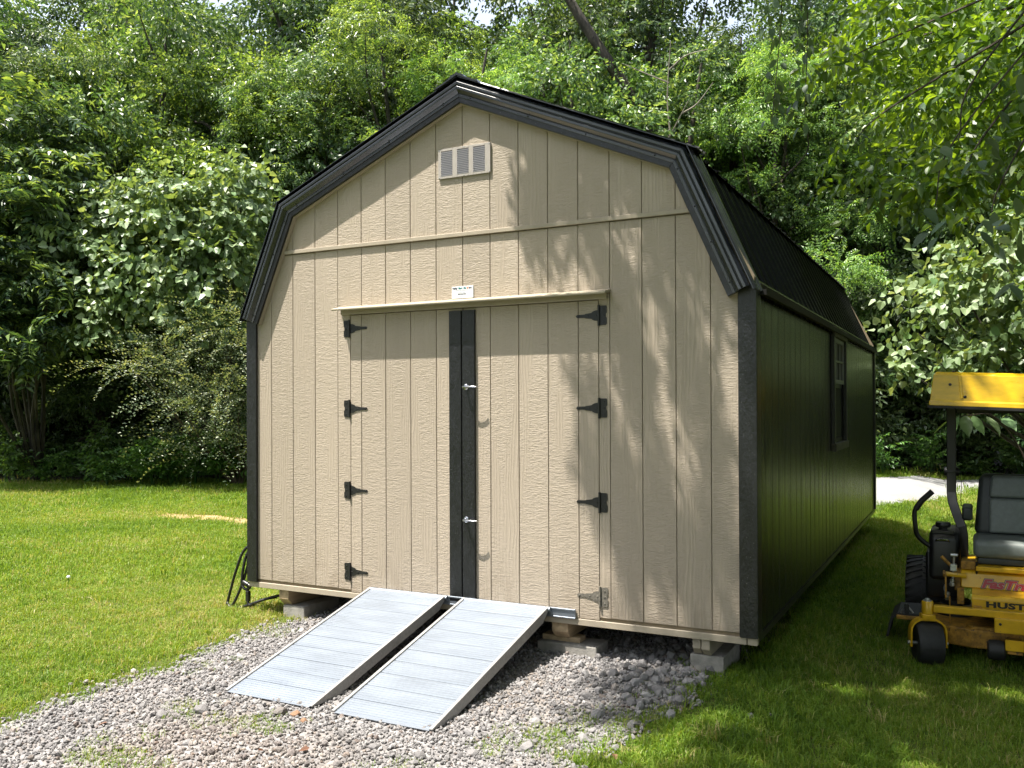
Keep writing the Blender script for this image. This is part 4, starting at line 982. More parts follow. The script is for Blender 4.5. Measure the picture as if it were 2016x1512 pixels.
def spray(kind, r):
    VV = []; FF = []; var = []; nb = 0
    def put(V, F):
        nonlocal nb
        VV.append(V); FF.append(F + nb); nb += len(V); var.append(np.full(len(F), r.uniform(0, 1)))
    if kind in ('broad', 'round', 'over', 'weed'):
        n = {'broad': 10, 'round': 7, 'over': 9, 'weed': 9}[kind]; tw = {'broad': .42, 'round': .42, 'over': .45, 'weed': .34}[kind]
        for i in range(n):
            t = (i + .6) / n; s = 1 if i % 2 else -1
            p = (t * tw, s * .012, -.10 * t * t * tw); a = s * r.uniform(.5, 1.15) if i < n - 1 else r.uniform(-.3, .3)
            l = r.uniform(.8, 1.15) * {'broad': .125, 'round': .112, 'over': .115, 'weed': .11}[kind]; ww = l * {'broad': .52, 'round': 1.02, 'over': .56, 'weed': .48}[kind]
            V, F = leaf('heart' if kind == 'round' else 'oval' if kind in ('over', 'weed') else 'rhomb', l, ww, r.uniform(.05, .35), r)
            put(place(V + np.array([.03 if kind == 'round' else .01, 0, 0]), p, (math.cos(a), math.sin(a), r.uniform(-.9, .2)), r.uniform(-.9, .9), r), F)
    elif kind in ('pinnate', 'sumac'):
        for q in range(4):
            a0 = (q - 1.5) * .75 + r.uniform(-.2, .2); L_ = r.uniform(.26, .38) * (1.35 if kind == 'sumac' else 1); np_ = 6 if kind == 'pinnate' else 8
            base = np.array([.05 * q, 0, 0]); el = r.uniform(-.15, .35)
            for i in range(np_):
                t = (i + 1) / np_; pz = el * t * L_ - .5 * t * t * L_
                for s in (-1, 1):
                    l = L_ * (.30 if kind == 'pinnate' else .33) * (1 - .35 * abs(t - .5)); ww = l * .36
                    V, F = leaf('rhomb', l, ww, r.uniform(.1, .4), r)
                    aa = a0 + s * 1.15
                    put(place(V, base + np.array([math.cos(a0) * t * L_, math.sin(a0) * t * L_, pz]), (math.cos(aa), math.sin(aa), r.uniform(-.45, -.1)), r.uniform(-.3, .3), r), F)
    elif kind == 'small':
        for i in range(26):
            t = (i + .5) / 26; s = 1 if i % 2 else -1
            p = (t * .75, s * .006, .10 * math.sin(t * 2.4) - .16 * t * t); a = s * r.uniform(.6, 1.2)
            l = r.uniform(.035, .055); V, F = leaf('rhomb', l, l * .55, .1, r)
            put(place(V, p, (math.cos(a), math.sin(a), r.uniform(.0, .5)), r.uniform(-.6, .6), r), F)
    return np.concatenate(VV), np.concatenate(FF), np.concatenate(var)
rs = np.random.default_rng(5)
SPR = {k: [spray(k, rs) for _ in range(5)] for k in ('broad', 'round', 'over', 'pinnate', 'sumac', 'small', 'weed')}
def fix_tris(F):
    tri = F[:, 2] == F[:, 3]; return [F[~tri], F[tri][:, :3]], np.concatenate([np.where(~tri)[0], np.where(tri)[0]])
def foliage(name, kind, pos, d, scale, mat, r, roll=.85, varlo=0., varhi=1.):
    Vs = []; Fs = []; vs = []; nb = 0; n = len(pos); tid = r.integers(0, 5, n)
    for t in range(5):
        k = np.where(tid == t)[0]
        if not len(k): continue
        V, F, va = SPR[kind][t]
        R_ = rot_from(d[k], r.normal(0, roll, len(k)), 0)
        X = pos[k][:, None, :] + scale[k][:, None, None] * np.einsum('vi,nij->nvj', V, R_)
        Vs.append(X.reshape(-1, 3)); Fs.append((F[None] + (np.arange(len(k)) * len(V))[:, None, None] + nb).reshape(-1, 4)); nb += X.shape[0] * X.shape[1]
        sv = r.uniform(-.25, .25, len(k)); vs.append(np.clip(va[None] + sv[:, None], varlo, varhi).ravel())
    F = np.concatenate(Fs); va = np.concatenate(vs); FL, order = fix_tris(F)
    return np_mesh(name, np.concatenate(Vs), FL, mat, [('var', 'FACE', va[order])])
def lobe_points(lobes, n, r, shell=.55, flat=.35, droop=-.18):
    """sprays spread through ellipsoid clumps; lobes: (x, y, z, rx, rz)"""
    L_ = np.array(lobes, float); wgt = L_[:, 3] ** 2 * L_[:, 4] ** .5; wgt /= wgt.sum()
    k = r.choice(len(L_), n, p=wgt); u = r.normal(size=(n, 3)); u /= np.linalg.norm(u, axis=1, keepdims=True)
    u[:, 2] = np.where(u[:, 2] < -.55, -u[:, 2], u[:, 2])
    rad = 1 - shell * r.random(n) ** 1.6
    q = L_[k]; pos = q[:, :3] + u * rad[:, None] * np.stack([q[:, 3], q[:, 3], q[:, 4]], 1)
    d = u * np.array([1, 1, flat]) + r.normal(0, .35, (n, 3)) + np.array([0, 0, droop]); return pos, d
def limb_mesh(m, base, lobes, r0, r, zfork=.4, wig=.25, n=8):
    b = Vector(base)
    for q in lobes:
        e = Vector(q[:3]); L_ = (e - b).length
        k1 = b.lerp(e, .35) + Vector((r.normal() * wig, r.normal() * wig, abs(r.normal()) * wig)) * .6
        k2 = b.lerp(e, .7) + Vector((r.normal() * wig, r.normal() * wig, r.normal() * wig)) * .5
        pts = bez([b, k1, k2, e], 3); rr = np.linspace(r0, r0 * .18, len(pts)); m.tube(pts, rr, 5, False)

def template(name, V, F, mat, attrs=None):
    me = np_mesh(name, V, F, mat, attrs); return bpy.data.objects.new(name, me)
def scatter(name, pts, rot, scl, pick, tint, temps, label, cat):
    me = bpy.data.meshes.new(name); n = len(pts); me.vertices.add(n); me.vertices.foreach_set('co', pts.astype(np.float32).ravel())
    a = me.attributes.new('rot', 'FLOAT_VECTOR', 'POINT'); a.data.foreach_set('vector', rot.astype(np.float32).ravel())
    a = me.attributes.new('scl', 'FLOAT_VECTOR', 'POINT'); a.data.foreach_set('vector', scl.astype(np.float32).ravel())
    a = me.attributes.new('pick', 'INT', 'POINT'); a.data.foreach_set('value', pick.astype(np.int32))
    a = me.attributes.new('tint', 'FLOAT', 'POINT'); a.data.foreach_set('value', tint.astype(np.float32))
    o = link(name, me); tag(o, label, cat, kind='stuff')
    ng = bpy.data.node_groups.new(name, 'GeometryNodeTree'); ng.interface.new_socket('Geometry', in_out='INPUT', socket_type='NodeSocketGeometry'); ng.interface.new_socket('Geometry', in_out='OUTPUT', socket_type='NodeSocketGeometry')
    gi = ng.nodes.new('NodeGroupInput'); go = ng.nodes.new('NodeGroupOutput'); ip = ng.nodes.new('GeometryNodeInstanceOnPoints'); gt = ng.nodes.new('GeometryNodeGeometryToInstance')
    for t in temps[::-1]:
        oi = ng.nodes.new('GeometryNodeObjectInfo'); oi.inputs['Object'].default_value = t; ng.links.new(oi.outputs['Geometry'], gt.inputs[0])
    def na(nm, ty):
        q = ng.nodes.new('GeometryNodeInputNamedAttribute'); q.data_type = ty; q.inputs['Name'].default_value = nm; return [s for s in q.outputs if s.enabled and s.name == 'Attribute'][0]
    ng.links.new(gi.outputs[0], ip.inputs['Points']); ng.links.new(gt.outputs[0], ip.inputs['Instance']); ip.inputs['Pick Instance'].default_value = True
    ng.links.new(na('pick', 'INT'), ip.inputs['Instance Index']); ng.links.new(na('rot', 'FLOAT_VECTOR'), ip.inputs['Rotation']); ng.links.new(na('scl', 'FLOAT_VECTOR'), ip.inputs['Scale'])
    ng.links.new(ip.outputs[0], go.inputs[0]); md = o.modifiers.new('scatter', 'NODES'); md.node_group = ng; return o

# --- tall woodland trees: a few grown shapes, each planted many times over
def tall_shape(seed, kind, mat, H, n, sc, spread, zlow):
    r = np.random.default_rng(seed); lobes = []
    for i in range(17):
        t = (i + r.random()) / 17; z = zlow + (H - zlow - .8) * t; rr = spread * (1 - .55 * max(0, t - .45) / .55) * (.65 + .35 * min(1, t / .25))
        a = i * 2.4 + r.normal(0, .5); q = rr * r.uniform(.45, 1.0)
        lobes.append((math.cos(a) * q, math.sin(a) * q, z, r.uniform(.6, 1.1) * spread / 2.6, r.uniform(.42, .8) * spread / 2.6))
    pos, d = lobe_points(lobes, n, r); scl = r.uniform(.75, 1.25, n) * sc
    crown = foliage('crown', kind, pos, d, scl, mat, r)
    m = MB(); bend = [Vector((0, 0, -.3)), Vector((r.normal() * .12, r.normal() * .12, H * .3)), Vector((r.normal() * .25, r.normal() * .25, H * .62)), Vector((r.normal() * .3, r.normal() * .3, H * .95))]
    pts = bez(bend, 4); m.tube(pts, np.linspace(.17, .03, len(pts)), 8, False)
    for q in lobes:
        zb = max(1.5, q[2] - r.uniform(.8, 2.0)); t = min(.95, zb / H); c = pts[min(len(pts) - 1, int(t * (len(pts) - 1)))]
        limb_mesh(m, (c.x, c.y, c.z), [q], .055, r)
    return crown, m.mesh('trunk', M['bark'], smooth=60)
KINDS = [tall_shape(1, 'broad', M['leaf_broad'], 12.5, 2700, 1.25, 2.9, 2.2), tall_shape(2, 'pinnate', M['leaf_locust'], 12.0, 800, 1.15, 2.8, 2.6), tall_shape(3, 'broad', M['leaf_dark'], 13.5, 2700, 1.2, 2.9, 1.6),
         tall_shape(4, 'broad', M['leaf_locust'], 11.0, 3300, 1.05, 2.5, 1.2), tall_shape(5, 'pinnate', M['leaf_broad'], 10.5, 750, 1.2, 2.6, 1.8), tall_shape(6, 'broad', M['leaf_dark'], 5.5, 1500, 1.15, 2.1, .3)]
def plant(name, k, x, y, rz, sc, label, cat='tree', group=None, zs=1.0):
    cr, tr = KINDS[k]
    t = empty(name, (x, y, g(x, y)), label, cat, group, rz); t.scale = (sc, sc, sc * zs)
    c = link('crown', cr, None, t); c['kind'] = 'stuff'; link('trunk', tr, None, t); return t
TN = ['broadleaf_tree', 'locust_tree', 'dark_tree', 'bright_tree', 'feathery_tree', 'understorey_tree']
front = [  # x, y, kind, scale, z stretch, label
    (-16.6, 7.0, 0, 1.0, 1.0, 'broad leafy tree beyond the left edge of the picture'), (-14.4, 8.6, 4, 1.0, 1.0, 'feathery-leaved tree in the top left corner above the sumac'), (-12.6, 10.0, 0, .92, 1.0, 'broad leafy tree with small gaps of sky at the top left'),
    (-10.9, 10.8, 3, .95, 1.0, 'bright green tree rising behind the round-leaved redbud'), (-9.2, 11.6, 4, .95, 1.05, 'feathery tree between the redbud and the left roof slope'), (-7.2, 12.3, 1, .92, 1.0, 'light green locust tree behind the middle of the left roof slope'),
    (-5.5, 13.2, 1, .86, 1.0, 'light green locust tree close to the left of the roof peak'), (-3.6, 14.4, 0, .85, 1.0, 'broad leafy tree just right of the roof peak'), (-7.2, 15.8, 1, 1.0, 1.0, 'taller locust tree further back behind the roof peak'),
    (-5.0, 16.8, 2, 1.05, 1.0, 'tall dark tree seen over the roof peak between two lighter trees'), (-8.4, 15.3, 2, 1.12, 1.0, 'tall dark tree reaching the top of the picture left of the roof peak'), (-9.8, 18.6, 0, 1.25, 1.0, 'tall broad tree furthest back left of the roof peak'), (-1.9, 16.6, 3, .95, 1.0, 'bright leafy tree behind the dead vine-hung trunk'), (.2, 17.2, 1, .9, 1.0, 'feathery locust tree above the right end of the gable'), (2.6, 19.2, 0, .95, 1.0, 'leafy tree behind the far end of the right roof slope'),
    (4.9, 20.9, 2, .95, 1.0, 'dark tree across the gravel drive behind the mower canopy'), (7.0, 20.2, 3, 1.0, 1.0, 'tree at the right edge of the picture behind the overhanging branches'), (9.3, 19.6, 0, 1.0, 1.0, 'leafy tree beyond the right edge past the drive'), (11.5, 18, 1, 1.0, 1.0, 'locust tree well beyond the right edge past the drive')]
for i, (x, y, k, s, zs, lb) in enumerate(front): plant(TN[k], k, x, y, i * 2.1, s, lb, group='trees along the front of the woods', zs=zs)
r = np.random.default_rng(21)
def rowpt(u, dep): return (4.77 + dep * (-.4577 + .889 * (u - 1008) / 1757), -5.01 + dep * (.889 + .4577 * (u - 1008) / 1757))
mass = []
for dep, du, ks, s0 in ((24.5, 135, (2, 0, 2, 1, 2, 4), 1.02), (28.5, 150, (0, 2, 3, 2), 1.12), (34, 170, (2, 0, 2), 1.25)):
    u = -420
    while u < 2500:
        x, y = rowpt(u + r.uniform(-35, 35), dep + r.uniform(-1.2, 1.2)); k = ks[int(r.integers(len(ks)))]
        mass.append((x, y, k, r.uniform(0, 6.28), s0 * r.uniform(.85, 1.1))); u += du * r.uniform(.8, 1.2)
for dep, du in ((20.8, 120), (23, 130), (26, 150)):
    u = -250
    while u < 2400:
        x, y = rowpt(u + r.uniform(-40, 40), dep + r.uniform(-.6, .6))
        if woods_in(x, y - .8): mass.append((x, y, 5, r.uniform(0, 6.28), r.uniform(.7, 1.1)))
        u += du
# the woods further back read as one mass
TT = [bpy.data.objects.new('far_tree', me) for pair in KINDS for me in pair]
mp = np.array([(x, y, g(x, y)) for x, y, *_ in mass]); mk = np.array([q[2] for q in mass]); mr_ = np.array([(0, 0, q[3]) for q in mass]); ms = np.array([(q[4],) * 3 for q in mass])
two = lambda A: np.concatenate([A, A])
scatter('far_woods', two(mp), two(mr_), two(ms), np.concatenate([mk * 2, mk * 2 + 1]), np.zeros(len(mass) * 2), TT, 'dense shady woods further back behind the nearer trees', 'woods')
# trees round the rest of the clearing (they are what the gloss of the paint and the windows mirrors)
for i in range(16):
    a = -.35 * PI + i * (-1.5 * PI / 15) + .15; d_ = 21 + 3 * math.sin(i * 2.7); x, y = 3 + d_ * math.cos(a), -2 + d_ * math.sin(a)
    if y < 6 or x > 9: plant(TN[(i * 3) % 5], (i * 3) % 5, x, y, i * 1.7, 1.35, 'unseen leafy tree added beyond the right edge to block the sky', group='trees around the clearing')
for i, (x, y, k) in enumerate(((13.5, 14.5, 0), (14.5, 10.5, 3), (13.2, 5.0, 2), (12.6, -.5, 0), (10.6, 8.6, 0), (11.5, -4.5, 2), (16, 2, 0), (9.0, -8.5, 3))): plant(TN[k], k, x, y, i * 1.3, 1.0, 'unseen leafy tree added beyond the right edge to block the sky', group='trees around the clearing')  # unseen trees added off to the right to cut skylight beside the shed

# --- shrubs and small trees of their own shape
def leaves_as_parts(parent, kind, mat, spots, size, r, name='leaf', lk='heart', aspect=1.0):
    """single leaves one can pick out, each an object"""
    mes = []
    for q in range(4):
        l = 1.0; V, F = leaf(lk, l, aspect, r.uniform(.08, .3), r); V = V.copy()
        prof = [(0, 0), (.14, .30), (.40, .50), (.70, .36), (.90, .12)] if lk == 'oval' else [(.06, 0), (-.03, .26), (.16, .46), (.46, .50), (.76, .31)]
        up = [(x_, -y_ * aspect, .10 * y_ * aspect * (1 + .6 * (q % 2)) - (.10 + .05 * q) * x_ * x_) for x_, y_ in prof]; dn = [(x_, y_ * aspect, z_) for (x_, y_, z_) in [(p_[0], -p_[1], p_[2]) for p_ in up[1:]]]
        V = np.array(up + [(1, 0, -.14 - .05 * q)] + dn[::-1] + [(.30, 0, -.02), (.65, 0, -.07)]); nO = len(prof) * 2
        F = [(i_, (i_ + 1) % nO, nO if (i_ < 3 or i_ > nO - 4) else nO + 1, nO if (i_ < 3 or i_ > nO - 4) else nO + 1) for i_ in range(nO)] + [(3, nO + 1, nO, nO), (nO - 3, nO, nO + 1, nO + 1)]
        FL, order = fix_tris(np.array(F)); mes.append(np_mesh(name, V, FL, mat, [('var', 'FACE', np.full(len(F), r.uniform(.1, .9)))], smooth=True))
    for i, (p, d_, s, ro) in enumerate(spots):
        o = bpy.data.objects.new(name, mes[i % 4]); COL.objects.link(o); o.parent = parent
        Rm = rot_from(np.array([d_], float), np.array([ro]), 0)[0]
        mt = Matrix([[Rm[j][i_] * s for j in range(3)] for i_ in range(3)]).to_4x4(); mt.translation = Vector(p) - Vector(parent.location); o.matrix_local = mt
def shrub(name, label, cat, base, lobes, kind, mat, n, sc, seed, stems=None, roll=.5, droop=-.18, flat=.35, group=None, r0=.05, bark='bark'):
    r = np.random.default_rng(seed); b = np.array([base[0], base[1], g(*base)])
    t = empty(name, tuple(b), label, cat, group)
    pos, d = lobe_points(lobes, n, r, droop=droop, flat=flat); scl = r.uniform(.8, 1.2, n) * sc
    me = foliage('crown', kind, pos - b, d, scl, mat, r, roll); c = link('crown', me, None, t); c['kind'] = 'stuff'
    m = MB(b); limb_mesh(m, (b[0], b[1], b[2] - .1), stems or lobes, r0, r, wig=.2); m.build('trunk', M[bark], t, smooth=60)
    return t, pos, d
rbL = [(-9.22, 7.45, 4.9, .85, .75), (-10.35, 7.25, 4.9, .8, .7), (-8.42, 8.02, 5.1, .85, .75), (-8.25, 8.35, 5.65, .6, .5), (-10.5, 6.93, 4.1, .75, .65), (-9.33, 7.17, 3.65, .85, .65), (-8.38, 7.71, 3.95, .8, .65), (-8.0, 8.13, 4.5, .6, .6), (-9.69, 6.98, 3.05, .7, .45), (-8.4, 7.42, 2.95, .6, .4), (-11.0, 7.06, 5.0, .5, .45), (-9.95, 6.72, 2.75, .5, .35), (-9.8, 7.3, 5.35, .6, .5)]
t, pos, d = shrub('redbud_tree', 'large pale green round-leaved shrub at the edge of the lawn left of the shed', 'tree', (-9.2, 8.9), rbL, 'round', M['leaf_redbud'], 1050, 1.25, 31, droop=-.3, r0=.06)
camp = np.array([4.77, -5.01, 1.28])
def pick(pos, d, nmax, size, r, jit=.18):
    k = np.argsort(np.linalg.norm(pos - camp, axis=1))[:nmax]; out = []
    for i in k:
        p = pos[i] + r.normal(0, jit * .5, 3); dd = d[i] + r.normal(0, .4, 3); dd[2] -= .45
        out.append((p, dd, size * r.uniform(.6, 1.22), r.normal(0, .7)))
    return out
r = np.random.default_rng(77)
leaves_as_parts(t, 'round', M['leaf_redbud'], pick(pos, d, 260, .15, r), .15, r)
rbR = [(4.26, 8.77, 2.94, .40, .30), (4.75, 8.6, 2.65, .5, .35), (4.12, 8.7, 2.25, .42, .28), (4.55, 8.45, 1.85, .42, .28), (5.15, 8.7, 2.9, .55, .4), (5.35, 8.35, 2.1, .55, .4), (5.1, 9.5, 3.45, .65, .45), (4.0, 8.65, 1.72, .28, .2), (5.75, 8.5, 2.5, .7, .6), (4.95, 8.6, 1.6, .45, .28), (6.3, 8.9, 3.3, .8, .6), (6.4, 8.6, 2.0, .7, .5)]
t, pos, d = shrub('redbud_tree', 'pale round-leaved small tree reaching in from the right above the mower canopy', 'tree', (6.6, 9.2), rbR, 'round', M['leaf_redbud'], 420, 1.05, 33, droop=-.35, r0=.05)
leaves_as_parts(t, 'round', M['leaf_redbud'], pick(pos, d, 280, .125, r), .125, r)
sm = [(-11.51, 5.93, 4.9, .8, .5), (-10.95, 6.1, 3.6, .6, .4), (-11.6, 5.72, 3.62, .7, .4), (-11.0, 5.9, 2.65, .5, .3), (-12.1, 5.6, 4.1, .7, .4), (-11.2, 6.5, 5.5, .6, .4), (-11.2, 5.5, 2.5, .5, .3), (-11.8, 5.2, 2.6, .6, .3), (-11.9, 6.4, 6.1, .7, .5), (-12.6, 5.5, 5.2, .8, .5), (-12.3, 6.9, 6.9, .8, .6)]
shrub('sumac_tree', 'sumac-like tree with long feathery fronds at the far left edge of the lawn', 'tree', (-12.3, 6.9), sm, 'sumac', M['leaf_sumac'], 300, 1.35, 35, droop=-.1, r0=.05)
hn = [(-8.08, 7.3, 2.2, .75, .45), (-8.55, 6.75, 1.95, .55, .25), (-8.85, 6.3, 1.95, .4, .18), (-7.6, 7.52, 2.4, .7, .5), (-7.77, 7.4, 1.3, .75, .55), (-8.28, 7.2, 1.3, .6, .5), (-7.3, 7.6, 1.5, .7, .6), (-7.9, 7.7, 3.0, .6, .35), (-8.2, 7.8, .5, .8, .5), (-7.0, 7.9, 2.6, .7, .6), (-7.2, 7.9, .6, .8, .6)]
shrub('honeysuckle_bush', 'twiggy grey-green bush with arching fine-leaved branches left of the shed', 'bush', (-7.9, 8.0), hn, 'small', M['leaf_honey'], 1000, 1.25, 37, droop=.05, flat=.15, r0=.035, bark='twig_brown')
# dead vine-hung trunk behind the roof
vt = empty('vine_trunk', (-1.55, 15.2, g(-1.55, 15.2)), 'dark leaning tree trunk with bare pale twigs above the right roof slope', 'tree')
m = MB((-1.55, 15.2, g(-1.55, 15.2)))
m.tube(bez([(-1.55, 15.2, -.5), (-1.5, 15.2, 3.5), (-1.6, 15.2, 6.9), (-2.3, 14.85, 8.5), (-3.3, 14.3, 10.3), (-4.2, 13.9, 12)], 6), np.linspace(.24, .08, 31), 10, False)
m.tube(bez([(-1.55, 15.2, 4.2), (-1.15, 15.3, 6.0), (-1.0, 15.4, 7.6), (-.75, 15.4, 9.2)], 5), np.linspace(.13, .03, 16), 8, False)
m.tube(bez([(-1.6, 15.1, 6.2), (-2.4, 14.9, 6.75), (-3.3, 14.7, 6.9)], 5), np.linspace(.08, .02, 11), 6, False); m.build('trunk', M['bark'], vt, smooth=60)
m = MB((-1.55, 15.2, g(-1.55, 15.2)))
rr_ = np.random.default_rng(3)
for a, b, c_ in (((-1.75, 14.6, 6.4), (-1.2, 14.4, 7.3), (-.75, 14.3, 8.0)), ((-1.2, 14.4, 7.2), (-1.5, 14.3, 7.6), (-2.3, 14.2, 7.75)), ((-1.2, 14.4, 7.3), (-1.25, 14.35, 8.2), (-1.15, 14.3, 9.4)), ((-1.22, 14.4, 8.5), (-1.7, 14.3, 8.75), (-2.3, 14.3, 9.1)), ((-1.2, 14.4, 8.8), (-.8, 14.3, 9.0), (-.3, 14.3, 9.05)), ((-.9, 14.35, 7.75), (-.55, 14.3, 7.9), (-.2, 14.3, 8.3))):
    m.tube(bez([a, b, c_], 5), np.linspace(.024, .008, 11), 5, False)
m.build('bare_twigs', M['bark_pale'], vt)
vr = np.random.default_rng(41); vl = [(-1.6, 15.0, z, .45, .5) for z in np.arange(4.0, 7.4, .6)] + [(-2.6, 14.9, 6.7, .6, .4), (-1.0, 15.1, 7.6, .5, .5), (-.8, 15.2, 9.0, .6, .6), (-2.9, 14.5, 9.6, .5, .5), (-3.9, 14, 11.2, .8, .7), (-1.3, 15.0, 8.4, .5, .4)]
pos, d = lobe_points(vl, 420, vr); c = link('crown', foliage('crown', 'broad', pos - np.array([-1.55, 15.2, g(-1.55, 15.2)]), d, vr.uniform(.7, 1.1, 420), M['leaf_broad'], vr), None, vt); c['kind'] = 'stuff'
for nm, lb, pts_, r0, r1 in (('bare_trunk', 'slim dark tree trunk in the gap of sky right of the shed roof', [(1.55, 20.2, -.4), (1.5, 20.2, 3), (1.62, 20.1, 6), (1.5, 20.2, 10)], .17, .08), ('bare_trunk', 'thinner leaning trunk beside the slim trunk right of the shed roof', [(2.0, 20.3, -.4), (2.05, 20.3, 3), (1.95, 20.3, 5.4), (2.3, 20.3, 9)], .11, .05)):
    e = empty(nm, (pts_[0][0], pts_[0][1], g(*pts_[0][:2])), lb, 'tree', 'bare trunks right of the roof'); m = MB(Vector(e.location)); pp = bez(pts_, 5); m.tube(pp, np.linspace(r0, r1, len(pp)), 8, False)
    m.tube(bez([pp[8], Vector(pp[8]) + Vector((-.5, 0, .5)), Vector(pp[8]) + Vector((-1.4, 0, 1.2))], 4), np.linspace(.05, .015, 9), 6, False); m.build('trunk', M['bark'], e, smooth=60)

# --- weeds along the wood edge
wx = [(-13.3, 7.0), (-12.8, 7.5), (-12.3, 7.6), (-11.7, 7.9), (-11.2, 8.0), (-10.6, 7.9), (-10.2, 7.7), (-9.8, 8.2), (-9.4, 8.3), (-9.0, 8.5), (-8.7, 8.7), (-9.95, 7.75), (-9.7, 8.0), (-10.9, 7.5), (3.0, 16.6), (3.9, 18.2), (4.9, 19.5), (5.8, 19.6), (6.8, 20.0)]
wl = ['tall leafy weed with pointed leaves at the wood edge', 'short bushy weed at the wood edge', 'slender upright weed at the wood edge']
def weed_shape(seed, h, n):
    r = np.random.default_rng(seed); m = MB(); P = []; D = []
    for s in range(5):
        a = r.uniform(0, 6.28); hh = h * r.uniform(.6, 1); q = Vector((math.cos(a) * .28 * h, math.sin(a) * .28 * h, hh)); m.tube(bez([(0, 0, -.05), (q.x * .35, q.y * .35, hh * .5), q], 3), np.linspace(.010, .004, 7), 5, False)
        for k in range(n):
            t = .25 + .75 * (k + .5) / n; aa = r.uniform(0, 6.28); P.append((q.x * t, q.y * t, hh * t)); D.append((math.cos(aa), math.sin(aa), .25))
    P = np.array(P); D = np.array(D); return foliage('foliage', 'weed', P, D, r.uniform(.6, 1.1, len(P)), M['leaf_weed'], r, .3), m.mesh('stem', M['leaf_weed'])
WS = [weed_shape(61, 1.25, 12), weed_shape(62, .8, 9), weed_shape(63, 1.0, 8)]
for i, (x, y) in enumerate(wx):
    if x < 0: x, y = x + .75, y - .70
    k = i % 3; e = empty('weed_plant', (x, y, g(x, y)), wl[k], 'plant', ['tall pointed weeds', 'short bushy weeds', 'slender weeds'][k] + ' along the wood edge', rz=i * 1.9); s = .8 + .4 * r.random(); e.scale = (s, s, s)
    o = link('foliage', WS[k][0], None, e); o['kind'] = 'stuff'; link('stem', WS[k][1], None, e)
# low growth under the trees: one mass
r = np.random.default_rng(51); X = r.uniform(-24, 13, 14000); Y = r.uniform(3, 30, 14000)
dd = Y - tl(X); k = (dd > -.1 + r.normal(0, .12, len(X))) & (dd < 5) & ~drive_in(X, Y) & (r.random(len(X)) < np.exp(-np.maximum(dd, 0) / 2.2)); X, Y, dd = X[k], Y[k], dd[k]
Z = G(X, Y) + r.random(len(X)) ** 1.5 * np.minimum(.25 + .5 * np.maximum(dd, 0), .9); a = r.uniform(0, 6.28, len(X))
u_ = link('undergrowth', foliage('undergrowth', 'weed', np.stack([X, Y, Z], 1), np.stack([np.cos(a), np.sin(a), r.uniform(-.1, .8, len(X))], 1), r.uniform(.8, 1.5, len(X)), M['leaf_weed'], r, .6)); tag(u_, 'low dark green weeds and brambles along the foot of the woods', 'undergrowth', kind='stuff')

# --- the big tree whose branches hang over the mower and shade the right half of the shed
ot = empty('overhanging_tree', (9.2, 1.6, g(9.2, 1.6)), 'large tree on the right whose leafy branches hang over the mower and the shed', 'tree')
OB = np.array([9.2, 1.6, g(9.2, 1.6)]); r = np.random.default_rng(91)
high = []
for i in range(230):
    x, y = r.uniform(-.4, 12.6), r.uniform(-6.2, 8.2)
    if math.hypot((x - 6.2) / 6.9, (y - .9) / 7.4) < 1: high.append((x, y, 7.9 + r.uniform(-.3, 1.6) + .12 * max(0, x - 4), r.uniform(.65, 1.1), r.uniform(.3, .6)))
pos, d = lobe_points(high, 15500, r, shell=.9)
dx_ = r.uniform(.9, 4.6, 4200); dy_ = r.uniform(-3.6, .6, 4200)
pos = np.concatenate([pos, np.stack([dx_, dy_, r.uniform(7.6, 8.6, 4200)], 1)]); d = np.concatenate([d, r.normal(0, 1, (4200, 3)) * np.array([1, 1, .3])])
wallx = r.uniform(.8, 3.3, 3300); wally = r.uniform(-1.75, -.48, 3300)
pos = np.concatenate([pos, np.stack([wallx, wally, r.uniform(5.2, 5.8, 3300)], 1)]); d = np.concatenate([d, np.stack([r.normal(-.6, .4, 3300), r.normal(0, .5, 3300), r.normal(-.3, .2, 3300)], 1)])
# outlines, in metres on the gable wall, of where the photograph shows tree shade
WALL_SHADE = [[(2.24, 3.18), (2.85, 2.92), (2.85, 2.57), (2.76, 2.62), (2.65, 2.64), (2.63, 2.56), (2.6, 2.56), (2.47, 2.48), (2.45, 2.34), (2.43, 2.15), (2.4, 2.25), (2.35, 2.35), (2.26, 2.52)], [(2.49, 2.57), (2.63, 2.56), (2.64, 2.37), (2.59, 2.28), (2.54, 2.38)], [(2.85, 2.92), (3.28, 2.73), (3.4, 2.4), (3.48, 2.24), (3.59, 1.98), (3.6, 1.72), (3.54, 1.59), (3.46, 1.9), (3.37, 2.06), (3.3, 2.13), (3.28, 2.31), (3.07, 2.44), (3.05, 2.5), (2.85, 2.57)], [(2.65, 2.53), (2.76, 2.52), (2.84, 2.35), (2.95, 2.13), (3.04, 1.92), (3.06, 1.74), (3.11, 1.38), (3.16, 1.04), (3.23, 0.82), (3.06, 0.82), (3.0, 1.16), (2.96, 1.56), (2.88, 1.84), (2.84, 2.12), (2.73, 2.27), (2.65, 2.36)], [(3.07, 2.44), (3.28, 2.31), (3.3, 2.08), (3.33, 1.82), (3.41, 1.55), (3.5, 1.31), (3.57, 0.94), (3.58, 0.66), (3.45, 0.94), (3.36, 1.25), (3.25, 1.47), (3.21, 1.78), (3.12, 2.16)], [(2.68, 1.01), (2.86, 1.15), (3.04, 0.93), (3.27, 0.82), (3.45, 0.77), (3.58, 0.62), (3.61, 0.3), (3.36, 0.22), (3.18, 0.24), (2.99, 0.36), (2.86, 0.58), (2.73, 0.78)], [(2.66, 1.55), (2.84, 1.38), (2.86, 1.15), (2.75, 1.2), (2.64, 1.39)]]
